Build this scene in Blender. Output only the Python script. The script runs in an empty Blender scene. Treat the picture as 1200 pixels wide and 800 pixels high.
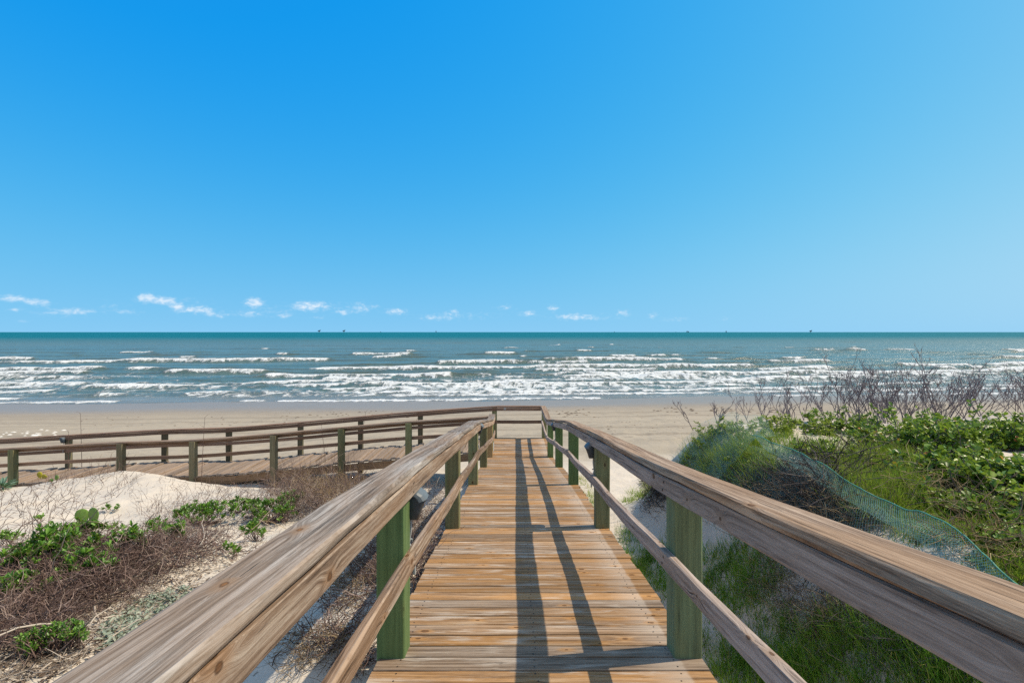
import bpy, bmesh, math, random
import numpy as np
from mathutils import Vector, Matrix

random.seed(11)
rng = np.random.default_rng(11)
S = bpy.context.scene
COL = S.collection
R = math.radians

# ------------------------------------------------------------------ camera, sky, sun, exposure
FPX = 583.0            # focal length in pixels of a 1200 px wide picture
VPX, HZY = 603.7, 389.0
HC = 5.0               # camera height above the sea
cam_d = bpy.data.cameras.new('camera')
cam = bpy.data.objects.new('camera', cam_d)
COL.objects.link(cam)
cam.location = (0, 0, HC)
cam.rotation_euler = (R(90), 0, 0)
cam_d.sensor_width = 36
cam_d.lens = FPX / 1200 * 36
cam_d.shift_x = -(VPX - 600) / 1200
cam_d.shift_y = -(400 - HZY) / 1200
cam_d.clip_start = 0.05
cam_d.clip_end = 90000
S.camera = cam

SUN_EL, SUN_AZ = R(50.6), R(80.2)     # azimuth from +Y towards +X
W = bpy.data.worlds.new('World')
S.world = W
W.use_nodes = True
S.view_settings.view_transform = 'Standard'
S.view_settings.look = 'None'
S.view_settings.gamma = 1
S.view_settings.use_curve_mapping = False
S.view_settings.exposure = 0.10
S.render.engine = 'CYCLES'
S.cycles.use_denoising = False      # keep the fine grain of wood, sand and leaves


class NT:
    """short hand for building node trees"""
    def __init__(self, tree):
        self.t = tree
        tree.nodes.clear()

    def n(self, kind, **kw):
        nd = self.t.nodes.new(kind)
        for k, v in kw.items():
            setattr(nd, k, v)
        return nd

    def link(self, a, b):
        self.t.links.new(a, b)

    def put(self, sock, v):
        if isinstance(v, bpy.types.NodeSocket):
            self.link(v, sock)
        else:
            sock.default_value = v

    def math(self, op, a, b=0.0, c=None, clamp=False):
        nd = self.n('ShaderNodeMath', operation=op, use_clamp=clamp)
        self.put(nd.inputs[0], a)
        self.put(nd.inputs[1], b)
        if c is not None:
            self.put(nd.inputs[2], c)
        return nd.outputs[0]

    def maprange(self, v, a, b, c=0.0, d=1.0, smooth=True):
        nd = self.n('ShaderNodeMapRange', interpolation_type='SMOOTHSTEP' if smooth else 'LINEAR')
        self.put(nd.inputs[0], v)
        for i, x in enumerate((a, b, c, d)):
            self.put(nd.inputs[1 + i], x)
        return nd.outputs[0]

    def mix(self, f, a, b, mode='MIX'):
        nd = self.n('ShaderNodeMix', data_type='RGBA', blend_type=mode)
        self.put(nd.inputs[0], f)
        self.put(nd.inputs[6], a if not isinstance(a, tuple) else (*a, 1))
        self.put(nd.inputs[7], b if not isinstance(b, tuple) else (*b, 1))
        return nd.outputs[2]

    def xyz(self, x, y, z):
        nd = self.n('ShaderNodeCombineXYZ')
        self.put(nd.inputs[0], x); self.put(nd.inputs[1], y); self.put(nd.inputs[2], z)
        return nd.outputs[0]

    def sep(self, v):
        nd = self.n('ShaderNodeSeparateXYZ')
        self.link(v, nd.inputs[0])
        return nd.outputs[0], nd.outputs[1], nd.outputs[2]

    def noise(self, vec, scale=1.0, detail=4, rough=0.55, dist=0.0):
        nd = self.n('ShaderNodeTexNoise')
        self.link(vec, nd.inputs['Vector'])
        nd.inputs['Scale'].default_value = scale
        nd.inputs['Detail'].default_value = detail
        nd.inputs['Roughness'].default_value = rough
        nd.inputs['Distortion'].default_value = dist
        return nd.outputs['Fac']

    def ramp(self, v, stops):
        nd = self.n('ShaderNodeValToRGB')
        e = nd.color_ramp.elements
        while len(e) < len(stops):
            e.new(0.5)
        for el, (p, c) in zip(e, stops):
            el.position = p
            el.color = (*c, 1)
        self.link(v, nd.inputs[0])
        return nd.outputs[0]

    def attr(self, name):
        return self.n('ShaderNodeAttribute', attribute_name=name)

    def bump(self, h, strength, dist):
        nd = self.n('ShaderNodeBump')
        nd.inputs['Strength'].default_value = strength
        nd.inputs['Distance'].default_value = dist
        self.link(h, nd.inputs['Height'])
        return nd.outputs[0]


def px_dir(px, py):
    az = math.atan2(px - VPX, FPX)
    el = math.atan2((HZY - py) * math.cos(az), FPX)
    return az, el


def build_world():
    t = NT(W.node_tree)
    sky = t.n('ShaderNodeTexSky', sky_type='NISHITA')
    sky.sun_disc = False
    sky.sun_elevation = SUN_EL
    sky.sun_rotation = SUN_AZ
    sky.altitude = 0
    sky.air_density = 1.0
    sky.dust_density = 0.6
    sky.ozone_density = 1.0
    tc = t.n('ShaderNodeTexCoord')
    gx, gy, gz = t.sep(tc.outputs['Generated'])
    nv = t.n('ShaderNodeVectorMath', operation='NORMALIZE')
    t.link(t.xyz(gx, gy, t.math('SQRT', t.math('ADD', t.math('MULTIPLY', gz, gz), .04))), nv.inputs[0])
    t.link(nv.outputs[0], sky.inputs['Vector'])
    # the deep clear blue of this sky: the sky's own colours, graded per channel
    sc_ = t.n('ShaderNodeSeparateColor')
    t.link(sky.outputs[0], sc_.inputs[0])
    chans = []
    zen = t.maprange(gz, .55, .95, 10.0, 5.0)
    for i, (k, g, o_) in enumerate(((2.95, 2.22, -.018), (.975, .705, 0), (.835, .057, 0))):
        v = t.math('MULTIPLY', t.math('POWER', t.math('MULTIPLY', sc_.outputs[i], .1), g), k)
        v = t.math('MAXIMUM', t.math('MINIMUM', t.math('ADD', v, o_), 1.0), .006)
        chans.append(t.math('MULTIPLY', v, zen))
    col = t.xyz(*chans)
    low = t.math('MULTIPLY', t.math('EXPONENT', t.math('MULTIPLY', t.math('MAXIMUM', gz, 0.0), -10.0)), .72)
    col = t.mix(low, col, (2.8, 5.85, 8.6))
    # unseen sky overhead and inland, made paler as added fill for the shadows
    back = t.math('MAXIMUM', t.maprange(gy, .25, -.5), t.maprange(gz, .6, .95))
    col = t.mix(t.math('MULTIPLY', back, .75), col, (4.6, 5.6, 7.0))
    # low fair weather clouds far out over the sea, by direction
    x, y, z = gx, gy, gz
    az = t.math('ARCTAN2', x, y)
    el = t.math('ARCSINE', z)
    blobs = [  # px, py, half width, half height, weight
        (14, 349, 20, 4.5, .95), (45, 354, 18, 4.5, .9), (16, 363, 10, 3, .5), (90, 365, 28, 5, .55), (30, 376, 14, 3, .3),
        (172, 349, 13, 6, 1.1), (192, 352, 14, 4.5, .95), (150, 366, 26, 4, .4),
        (208, 360, 10, 5, .9), (232, 363, 24, 5, .9), (255, 370, 18, 4, .55),
        (298, 354, 12, 6, 1.15), (290, 368, 20, 4, .5),
        (362, 358, 22, 6, .95), (333, 370, 12, 4, .45), (374, 372, 10, 3, .45),
        (402, 367, 9, 4, .55), (424, 361, 12, 8, .5), (441, 359, 6, 2.5, .4), (464, 365, 16, 4.5, .8), (510, 372, 28, 5, .5),
        (531, 365, 10, 4, .5), (592, 360, 14, 4, .5), (619, 367, 12, 4, .7), (648, 361, 9, 4, .75), (672, 371, 26, 4.5, .6),
        (730, 366, 10, 4, .65), (765, 369, 8, 4, .5), (790, 374, 24, 3.5, .4), (850, 373, 14, 3, .35),
        (60, 366, 40, 7, .35), (130, 358, 30, 6, .3), (220, 352, 60, 6, .25), (320, 364, 40, 8, .3), (400, 360, 40, 8, .3), (560, 370, 50, 6, .3), (700, 372, 60, 5, .28),
        (-60, 352, 30, 6, .9), (-150, 360, 45, 6, .8),
    ]
    tot = None
    for (px, py, hw, hh, wt) in blobs:
        a0, e0 = px_dir(px, py)
        sa = .88 * hw / FPX * math.cos(a0) ** 2
        se = .92 * hh / FPX * math.cos(a0)
        da = t.math('MULTIPLY', t.math('SUBTRACT', az, a0), 1 / sa)
        de = t.math('MULTIPLY', t.math('SUBTRACT', el, e0), 1 / se)
        q = t.math('ADD', t.math('MULTIPLY', da, da), t.math('MULTIPLY', de, de))
        g = t.math('MULTIPLY', t.math('EXPONENT', t.math('MULTIPLY', q, -1.0)), wt)
        tot = g if tot is None else t.math('ADD', tot, g)
    nv = t.xyz(t.math('MULTIPLY', az, 95), t.math('MULTIPLY', el, 170), 0.0)
    nz = t.noise(nv, 1.0, 5, .6, .3)
    dens = t.math('ADD', tot, t.math('MULTIPLY', t.math('SUBTRACT', nz, .5), 1.5))
    m = t.maprange(dens, .12, 1.25)
    m = t.math('MULTIPLY', m, t.math('MINIMUM', t.math('MULTIPLY', tot, 1.4), .74))
    cloud = t.mix(t.maprange(nz, .35, .65), (5.4, 7.2, 9.0), (8.6, 9.1, 9.6))
    col = t.mix(m, col, cloud)
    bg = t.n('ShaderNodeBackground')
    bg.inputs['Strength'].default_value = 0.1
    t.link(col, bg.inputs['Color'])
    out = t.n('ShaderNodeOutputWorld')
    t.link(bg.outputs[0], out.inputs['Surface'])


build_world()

sun_d = bpy.data.lights.new('sun', 'SUN')
sun_d.energy = 4.7
sun_d.angle = R(0.5)
sun_d.color = (1.0, 0.86, 0.66)
sun = bpy.data.objects.new('sun', sun_d)
COL.objects.link(sun)
sv = Vector((math.sin(SUN_AZ) * math.cos(SUN_EL), math.cos(SUN_AZ) * math.cos(SUN_EL), math.sin(SUN_EL)))
sun.location = sv * 50
sun.rotation_euler = (-sv).to_track_quat('-Z', 'Y').to_euler()


# ------------------------------------------------------------------ noise and profiles (numpy)
def _hash(ix, iy, seed):
    h = (ix.astype(np.int64) * 374761393 + iy.astype(np.int64) * 668265263 + seed * 1442695041) & 0xFFFFFFFF
    h = ((h ^ (h >> 13)) * 1274126177) & 0xFFFFFFFF
    h = h ^ (h >> 16)
    return (h & 0xFFFF) / 65535.0


def vnoise(x, y, seed=0):
    x = np.asarray(x, float); y = np.asarray(y, float)
    ix = np.floor(x); iy = np.floor(y)
    fx = x - ix; fy = y - iy
    fx = fx * fx * fx * (fx * (fx * 6 - 15) + 10)
    fy = fy * fy * fy * (fy * (fy * 6 - 15) + 10)
    a = _hash(ix, iy, seed); b = _hash(ix + 1, iy, seed)
    c = _hash(ix, iy + 1, seed); d = _hash(ix + 1, iy + 1, seed)
    return (a * (1 - fx) + b * fx) * (1 - fy) + (c * (1 - fx) + d * fx) * fy * 1.0


def fbm(x, y, seed=0, octv=4, gain=.5):
    s = 0; a = 1; t = 0
    for k in range(octv):
        s = s + a * vnoise(np.asarray(x) * 2 ** k + 17.3 * k, np.asarray(y) * 2 ** k - 9.1 * k, seed + k)
        t += a; a *= gain
    return s / t


def sst(a, b, x):
    t = np.clip((np.asarray(x, float) - a) / (b - a), 0, 1)
    return t * t * (3 - 2 * t)


CX = 0.122                                   # axis of the boardwalk
DECK_Y = [-6.0, 2.5, 4.94, 7.38, 9.82, 12.2, 14.75]
DECK_H = [0.70, 1.640, 1.949, 2.266, 2.670, 3.085, 3.10]
SIDE_X = [-24.0, -15.0, -11.3, -10.3, -7.5, -6.3, -4.5, -2.77, -0.6]
SIDE_H = [4.25, 4.10, 3.86, 3.82, 3.73, 3.60, 3.43, 3.28, 3.10]


def deck_h(y):
    return np.interp(y, DECK_Y, DECK_H)


def side_h(x):
    return np.interp(x, SIDE_X, SIDE_H)


def ground_h(X, Y):
    """depth of the ground below the camera"""
    X = np.asarray(X, float); Y = np.asarray(Y, float)
    s = Y - .08 * X
    beach = np.where(s > 16, 4.13 + (s - 16) * .0405, 4.13 - (16 - s) * .03)
    beach = beach + .05 * (fbm(X * .12, Y * .35, 5, 3) - .5) + .17 * (fbm(X * .055, Y * .06, 15, 3) - .5) + .03 * (fbm(X * .5, Y * 1.1, 6, 3) - .5) * sst(36, 30, s)
    dune = np.where(Y > 3, 2.08 + (Y - 3) * .192, 2.08 + (Y - 3) * .12)
    dune = dune - .42 * np.exp(-((X + 9.5) / 1.9) ** 2 - ((Y - 12.1) / .85) ** 2)
    dune = dune - .16 * np.exp(-((X + 6.0) / 1.5) ** 2 - ((Y - 10.6) / 1.1) ** 2)
    dune = dune + .18 * np.exp(-((X + 7.3) / 1.6) ** 2 - ((Y - 9.3) / 1.0) ** 2)
    dune = dune - .25 * np.exp(-((X + 4.4) / 1.6) ** 2 - ((Y - 5.3) / 1.0) ** 2)
    dune = dune + .35 * (fbm(X * .45, Y * .45, 1, 3) - .5) * sst(-.9, -2.5, X)
    # right side: low trough beside the deck, then a steep scarp up to the plateau
    trough = np.interp(Y, [-6, 3, 6, 9, 12, 13.5], [2.7, 2.95, 3.05, 3.2, 3.75, 4.15]) + .18 * (fbm(X * .6, Y * .6, 9, 3) - .5)
    rs = sst(-.6, .95, X)
    dune = dune * (1 - rs) + np.maximum(dune, trough) * rs
    wob = .28 * (fbm(X * .4, Y * .8, 2, 3) - .5)
    prof = np.interp(X + wob, [1.0, 1.7, 2.1, 2.4, 2.65, 2.9, 3.15], [0, .04, .14, .42, .74, .95, 1.0])
    plat = 1.47 - .03 * np.clip(X - 3, 0, 6) + .22 * (fbm(X * .5, Y * .5, 3, 3) - .5)
    g = 1 - sst(7.3, 10.6, Y + .5 * (fbm(X * .35, X * 0, 4, 2) - .5) - .10 * np.clip(X - 3, 0, 8))
    g = g * (1 - sst(5.0, 8.5, Y - (X - 1.0) * 2.2))
    dune = dune + (plat - dune) * prof * g
    k = .10
    h = np.clip(.5 + .5 * (beach - dune) / k, 0, 1)
    H = beach * (1 - h) + dune * h - k * h * (1 - h)
    fade = sst(40, 15, Y)
    H = H + fade * (.13 * (fbm(X * 1.3, Y * 1.3, 7, 4) - .5) + .035 * (fbm(X * 5, Y * 5, 8, 3) - .5))
    # sand banked up against the left edge of the deck
    bank = sst(2.4, 3.1, Y) * sst(6.3, 5.2, Y) * sst(-2.0, -1.15, X) * sst(.2, -.6, X)
    H = H + (deck_h(Y) + .13 + .10 * (fbm(X * 2.2, Y * 2.2, 12, 3) - .5) - H) * bank * .9
    # keep clear of the decks
    m1 = sst(1.0, .84, np.abs(X - CX)) * sst(15.2, 14.6, Y)
    H = np.maximum(H, (deck_h(Y) + .30) * m1 + (H - 9) * (1 - m1) * (m1 < 1))
    m2 = sst(12.6, 12.95, Y) * sst(15.1, 14.8, Y) * sst(-.3, -.9, X)
    H = np.where(m2 > 0, np.maximum(H, H + (np.maximum(H, side_h(X) + .14) - H) * m2), H)
    return H


def ground_z(X, Y):
    return HC - ground_h(X, Y)


def at_px(px, py):
    """where the sight line through a picture point meets the ground"""
    px = np.atleast_1d(np.asarray(px, float)); py = np.atleast_1d(np.asarray(py, float))
    ys = np.concatenate([np.arange(1.2, 16, .03), np.arange(16, 40, .2)])
    X = (px[:, None] - VPX) / FPX * ys[None, :]
    hh = (py[:, None] - HZY) / FPX * ys[None, :]
    g = ground_h(X, np.broadcast_to(ys, X.shape))
    below = hh >= g
    i = np.where(below.any(1), below.argmax(1), len(ys) - 1)
    Y = ys[i]
    X = X[np.arange(len(px)), i]
    return np.stack([X, Y, ground_z(X, Y)], 1)


def in_poly(px, py, poly):
    inside = np.zeros(len(px), bool)
    n = len(poly)
    j = n - 1
    for i in range(n):
        xi, yi = poly[i]; xj, yj = poly[j]
        c = ((yi > py) != (yj > py)) & (px < (xj - xi) * (py - yi) / (yj - yi + 1e-9) + xi)
        inside ^= c
        j = i
    return inside


def poly_pts(poly, n):
    p = np.array(poly)
    lo, hi = p.min(0), p.max(0)
    out = np.zeros((0, 2))
    while len(out) < n:
        q = rng.uniform(lo, hi, (n * 3, 2))
        out = np.concatenate([out, q[in_poly(q[:, 0], q[:, 1], poly)]])
    return out[:n]


# ------------------------------------------------------------------ object helpers
def tag(o, label=None, cat=None, group=None, kind=None):
    if label: o['label'] = label
    if cat: o['category'] = cat
    if group: o['group'] = group
    if kind: o['kind'] = kind
    return o


def empty(name, loc, label, cat, group=None):
    o = bpy.data.objects.new(name, None)
    COL.objects.link(o)
    o.location = loc
    o.empty_display_size = .2
    return tag(o, label, cat, group)


def link_mesh(name, me, mat, parent=None, smooth=False):
    if not isinstance(mat, (list, tuple)):
        mat = [mat]
    for m in mat:
        me.materials.append(m)
    if smooth:
        me.polygons.foreach_set('use_smooth', np.ones(len(me.polygons), bool))
    o = bpy.data.objects.new(name, me)
    COL.objects.link(o)
    if parent is not None:
        o.parent = parent
        o.matrix_parent_inverse = Matrix.Translation(parent.location).inverted()
    return o


def np_mesh(name, verts, faces, rnd=None):
    """verts (N,3); faces (M,k) one size"""
    me = bpy.data.meshes.new(name)
    k = faces.shape[1]
    me.vertices.add(len(verts))
    me.vertices.foreach_set('co', np.ascontiguousarray(verts, dtype=np.float32).ravel())
    me.loops.add(faces.size)
    me.loops.foreach_set('vertex_index', np.ascontiguousarray(faces, dtype=np.int32).ravel())
    me.polygons.add(len(faces))
    me.polygons.foreach_set('loop_start', np.arange(0, faces.size, k, dtype=np.int32))
    me.update(calc_edges=True)
    me.validate()
    if rnd is not None:
        a = me.attributes.new('rnd', 'FLOAT', 'POINT')
        a.data.foreach_set('value', np.ascontiguousarray(rnd, dtype=np.float32))
    return me


class Wood:
    """collects timbers; every vertex stores its own grain coordinate"""
    def __init__(self):
        self.v = []; self.f = []; self.g = []; self.r = []; self.mi = []

    def beam(self, pts, w, h, lat=None, step=.12, rough=.0015, ch=.005, vertical=False, shade=None, smooth=0):
        pts = [Vector(p) for p in pts]
        if smooth:
            pts = catmull(pts, smooth)
        path = [pts[0]]
        for a, b in zip(pts[:-1], pts[1:]):
            n = max(1, int((b - a).length / step))
            for i in range(1, n + 1):
                path.append(a.lerp(b, i / n))
        n = len(path)
        off = random.uniform(0, 60)
        r = random.random() if shade is None else shade
        base = len(self.v)
        acc = 0
        hw, hh = w / 2, h / 2
        sec = [(-hw + ch, -hh), (hw - ch, -hh), (hw, -hh + ch), (hw, hh - ch), (hw - ch, hh), (-hw + ch, hh), (-hw, hh - ch), (-hw, -hh + ch)]
        ph = random.uniform(0, 9)
        for i, p in enumerate(path):
            d = (path[min(i + 1, n - 1)] - path[max(i - 1, 0)]).normalized()
            if vertical:
                l = Vector(lat or (1, 0, 0)); u = d.cross(l) * -1
            else:
                l = d.cross(Vector((0, 0, 1))).normalized(); u = Vector((0, 0, 1))
            if i: acc += (p - path[i - 1]).length
            for k, (a, b) in enumerate(sec):
                ja = rough * math.sin(acc * 3.1 + ph + k * 2.1) + rough * .6 * math.sin(acc * 11.3 + ph * 2 + k)
                jb = rough * math.sin(acc * 2.7 + ph * 3 + k * 1.3)
                self.v.append(tuple(p + l * (a + ja) + u * (b + jb)))
                self.g.append((acc + off, a + off * .37, b + off * .71))
                self.r.append(r)
        for i in range(n - 1):
            for k in range(8):
                a = base + i * 8 + k; b = base + i * 8 + (k + 1) % 8
                self.f.append((a, b, b + 8, a + 8)); self.mi.append(0)
        self.f.append(tuple(base + k for k in range(7, -1, -1))); self.mi.append(0)
        e = base + (n - 1) * 8
        self.f.append(tuple(e + k for k in range(8))); self.mi.append(0)

    def disc(self, p, r, nrm=(0, 0, 1), mi=1, sides=6):
        nrm = Vector(nrm).normalized()
        a = nrm.orthogonal().normalized(); b = nrm.cross(a)
        base = len(self.v)
        for k in range(sides):
            t = 2 * math.pi * k / sides
            self.v.append(tuple(Vector(p) + a * (r * math.cos(t)) + b * (r * math.sin(t))))
            self.g.append((0, 0, 0)); self.r.append(.5)
        self.f.append(tuple(base + k for k in range(sides))); self.mi.append(mi)

    def build(self, name, mat, parent=None):
        me = bpy.data.meshes.new(name)
        me.from_pydata(self.v, [], self.f)
        a = me.attributes.new('gc', 'FLOAT_VECTOR', 'POINT')
        a.data.foreach_set('vector', np.array(self.g, dtype=np.float32).ravel())
        a = me.attributes.new('rnd', 'FLOAT', 'POINT')
        a.data.foreach_set('value', np.array(self.r, dtype=np.float32))
        o = link_mesh(name, me, mat, parent)
        me.polygons.foreach_set('material_index', np.array(self.mi, dtype=np.int32))
        bm = bmesh.new(); bm.from_mesh(me)
        big = [f for f in bm.faces if f.material_index == 0]
        bmesh.ops.recalc_face_normals(bm, faces=big)
        bm.to_mesh(me); bm.free()
        return o


def catmull(p, n):
    out = []
    q = [p[0] * 2 - p[1]] + p + [p[-1] * 2 - p[-2]]
    for i in range(1, len(q) - 2):
        a, b, c, d = q[i - 1], q[i], q[i + 1], q[i + 2]
        for k in range(n):
            t = k / n
            out.append(.5 * ((2 * b) + (c - a) * t + (2 * a - 5 * b + 4 * c - d) * t * t + (3 * b - a - 3 * c + d) * t ** 3))
    out.append(p[-1])
    return out


def unit(v):
    return v / np.maximum(np.linalg.norm(v, axis=-1, keepdims=True), 1e-9)


def tubes(lines, rad, sides=3):
    """lines (N,P,3), rad (N,P) -> verts, quads, line index per vertex"""
    N, P, _ = lines.shape
    d = np.empty_like(lines)
    d[:, 1:-1] = lines[:, 2:] - lines[:, :-2]
    d[:, 0] = lines[:, 1] - lines[:, 0]
    d[:, -1] = lines[:, -1] - lines[:, -2]
    d = unit(d)
    ref = np.zeros_like(d); ref[..., 0] = .3; ref[..., 1] = .9; ref[..., 2] = .1
    a = unit(np.cross(d, ref)); b = np.cross(d, a)
    vs = []
    for k in range(sides):
        t = 2 * math.pi * k / sides
        vs.append(lines + (a * math.cos(t) + b * math.sin(t)) * rad[..., None])
    v = np.stack(vs, 2)                      # N,P,sides,3
    idx = np.arange(N * P * sides).reshape(N, P, sides)
    f = []
    for k in range(sides):
        k2 = (k + 1) % sides
        f.append(np.stack([idx[:, :-1, k], idx[:, :-1, k2], idx[:, 1:, k2], idx[:, 1:, k]], -1).reshape(-1, 4))
    return v.reshape(-1, 3), np.concatenate(f), np.repeat(np.arange(N), P * sides)


def leaves(pos, axis, nrm, ln, wd, fold=.18, bend=.12):
    """leaf blades: six points folded along the midrib"""
    axis = unit(axis)
    side = unit(np.cross(axis, nrm)); up = np.cross(side, axis)
    ln = ln[:, None]; wd = wd[:, None]
    P = [pos,
         pos + axis * ln * .38 + side * wd * .36 + up * wd * fold,
         pos + axis * ln * .76 + side * wd * .44 + up * (wd * fold - ln * bend * .4),
         pos + axis * ln - up * ln * bend,
         pos + axis * ln * .76 - side * wd * .44 + up * (wd * fold - ln * bend * .4),
         pos + axis * ln * .38 - side * wd * .36 + up * wd * fold]
    v = np.stack(P, 1)
    n = len(pos)
    i = np.arange(n)[:, None] * 6
    f = np.concatenate([i + np.array([[0, 1, 2, 3]]), i + np.array([[0, 3, 4, 5]])])
    return v.reshape(-1, 3), f, np.repeat(np.arange(n), 6)


def ribbons(lines, wid, side):
    """grass blades: lines (N,P,3), wid (P,), side (N,3)"""
    N, P, _ = lines.shape
    l = lines + side[:, None, :] * wid[..., None]
    r = lines - side[:, None, :] * wid[..., None]
    v = np.stack([l, r], 2)
    idx = np.arange(N * P * 2).reshape(N, P, 2)
    f = np.stack([idx[:, :-1, 0], idx[:, :-1, 1], idx[:, 1:, 1], idx[:, 1:, 0]], -1).reshape(-1, 4)
    return v.reshape(-1, 3), f, np.repeat(np.arange(N), P * 2)


class Soup:
    def __init__(self):
        self.v = []; self.f = []; self.r = []; self.n = 0

    def add(self, v, f, r):
        self.v.append(v); self.f.append(f + self.n); self.r.append(r); self.n += len(v)

    def build(self, name, mat, parent=None, smooth=False):
        me = np_mesh(name, np.concatenate(self.v), np.concatenate(self.f), np.concatenate(self.r))
        return link_mesh(name, me, mat, parent, smooth)


# ------------------------------------------------------------------ materials
def new_mat(name):
    m = bpy.data.materials.new(name)
    m.use_nodes = True
    return m, NT(m.node_tree)


def finish(t, col, rough=.8, bump=None, spec=.3, extra=None):
    p = t.n('ShaderNodeBsdfPrincipled')
    t.put(p.inputs['Base Color'], col if not isinstance(col, tuple) else (*col, 1))
    t.put(p.inputs['Roughness'], rough)
    t.put(p.inputs['Specular IOR Level'], spec)
    if bump is not None:
        t.link(bump, p.inputs['Normal'])
    o = t.n('ShaderNodeOutputMaterial')
    t.link(p.outputs[0], o.inputs[0])
    return p, o


def wood_mat(name, dark, mid, light, brown, brown_amt=.5, knot=(.16, .07, .025), knots=1.0, bleach=None, strip=False, coarse=1.0):
    m, t = new_mat(name)
    gc = t.attr('gc').outputs['Vector']
    rnd = t.attr('rnd').outputs['Fac']
    x, y, z = t.sep(gc)
    yz = t.math('ADD', y, t.math('MULTIPLY', z, .83))
    kv = t.xyz(t.math('MULTIPLY', x, 1.9), t.math('MULTIPLY', yz, 9.0), t.math('MULTIPLY', rnd, 37.0))
    vor = t.n('ShaderNodeTexVoronoi', feature='F1', voronoi_dimensions='3D')
    vor.inputs['Scale'].default_value = 1.0
    t.link(kv, vor.inputs['Vector'])
    vx, vy, vz = t.sep(vor.outputs['Position'])
    kr, kg, kb = t.sep(vor.outputs['Color'])
    gate = t.maprange(kr, .63, .65)
    ksz = t.maprange(kg, 0, 1, .7, 2.0, False)
    dx = t.math('SUBTRACT', x, t.math('DIVIDE', vx, 1.9))
    dy = t.math('SUBTRACT', yz, t.math('DIVIDE', vy, 9.0))
    def rad_(ax, ay):
        p_ = t.math('MULTIPLY', dx, 1 / ax); q_ = t.math('MULTIPLY', dy, 1 / ay)
        return t.math('SQRT', t.math('ADD', t.math('MULTIPLY', p_, p_), t.math('MULTIPLY', q_, q_)))
    d = t.math('MULTIPLY', rad_(.022, .012), ksz)
    d = t.math('ADD', d, t.math('MULTIPLY', t.math('SUBTRACT', t.noise(t.xyz(t.math('MULTIPLY', x, 60), t.math('MULTIPLY', yz, 90), rnd), 1, 3, .6), .5), .7))
    kn = t.math('MULTIPLY', t.maprange(d, 1.05, .55, 0, .85), gate)
    kn = t.math('MULTIPLY', kn, knots)
    ring = t.math('MULTIPLY', t.maprange(rad_(.11, .045), 1.0, .1), gate)
    warp = t.math('MULTIPLY', t.math('MULTIPLY', ring, t.math('SIGN', dy)), .016)
    yw = t.math('ADD', yz, warp)
    wavy = t.noise(t.xyz(t.math('MULTIPLY', x, 1.1), t.math('MULTIPLY', yz, 6), rnd), 1, 3, .5)
    yw = t.math('ADD', yw, t.math('MULTIPLY', wavy, .035))
    gv = t.xyz(t.math('MULTIPLY', x, 1.3), t.math('MULTIPLY', yw, 62 * coarse), t.math('MULTIPLY', rnd, 20))
    grain = t.noise(gv, 1, 7, .68, .25)
    fv = t.xyz(t.math('MULTIPLY', x, 6), t.math('MULTIPLY', yw, 300), t.math('MULTIPLY', rnd, 9))
    fine = t.noise(fv, 1, 3, .7)
    sv_ = t.noise(t.xyz(t.math('MULTIPLY', x, 28), t.math('MULTIPLY', yw, 420), t.math('MULTIPLY', rnd, 5)), 1, 3, .75)
    fine = t.math('ADD', t.math('MULTIPLY', fine, .6), t.math('MULTIPLY', sv_, .4))
    bv = t.xyz(t.math('MULTIPLY', x, 1.1), t.math('MULTIPLY', yz, 9), t.math('MULTIPLY', rnd, 13))
    blotch = t.noise(bv, 1, 5, .62, .6)
    gm = t.math('ADD', t.math('MULTIPLY', grain, .62), t.math('MULTIPLY', fine, .38))
    col = t.ramp(gm, [(.38, dark), (.475, mid), (.585, light)])
    bc = t.mix(t.maprange(gm, .32, .62), tuple(c * .55 for c in brown), brown)
    bf = t.math('MULTIPLY', t.maprange(blotch, .38, .62), brown_amt)
    col = t.mix(bf, col, bc)
    if bleach:
        bl = t.noise(t.xyz(t.math('MULTIPLY', x, 2.2), t.math('MULTIPLY', yz, 16), t.math('MULTIPLY', rnd, 31)), 1, 5, .65, .4)
        geo = t.n('ShaderNodeNewGeometry')
        wx, wy, wz = t.sep(geo.outputs['Position'])
        big = t.noise(t.xyz(t.math('MULTIPLY', wx, 1.4), t.math('MULTIPLY', wy, .9), 0.0), 1, 4, .6)
        odd = t.math('FRACT', t.math('MULTIPLY', rnd, 7.31))
        col = t.mix(t.maprange(odd, .55, .95, 0, .75), col, t.mix(t.maprange(gm, .38, .58), (.10, .075, .055), (.33, .27, .215)))
        f = t.maprange(t.math('ADD', bl, t.math('MULTIPLY', t.math('SUBTRACT', big, .5), .35)), .50, .68, 0, .75)
        if strip:  # the strip next to the right posts never got the wear of the middle
            edge = t.math('ADD', wx, t.math('MULTIPLY', t.math('SUBTRACT', bl, .5), .05))
            e1 = t.maprange(edge, CX + .695, CX + .72)
            near = t.math('MULTIPLY', t.maprange(edge, CX + .45, CX + .69, 0, .45), t.math('SUBTRACT', 1.0, e1))
            f = t.math('MAXIMUM', f, near)
            f = t.math('MULTIPLY', f, t.math('SUBTRACT', 1.0, t.math('MULTIPLY', e1, .9)))
        col = t.mix(f, col, bleach)
        dk = t.noise(t.xyz(t.math('MULTIPLY', x, 3.0), t.math('MULTIPLY', yz, 25), t.math('MULTIPLY', rnd, 51)), 1, 6, .7, .5)
        col = t.mix(t.maprange(dk, .60, .74, 0, .75), col, tuple(c * .5 for c in dark))
    cv = t.noise(t.xyz(t.math('MULTIPLY', x, 2.0), t.math('MULTIPLY', yw, 85), t.math('MULTIPLY', rnd, 71)), 1, 3, .6)
    crack = t.math('MAXIMUM', t.maprange(grain, .33, .27), t.maprange(cv, .33, .285))
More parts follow.
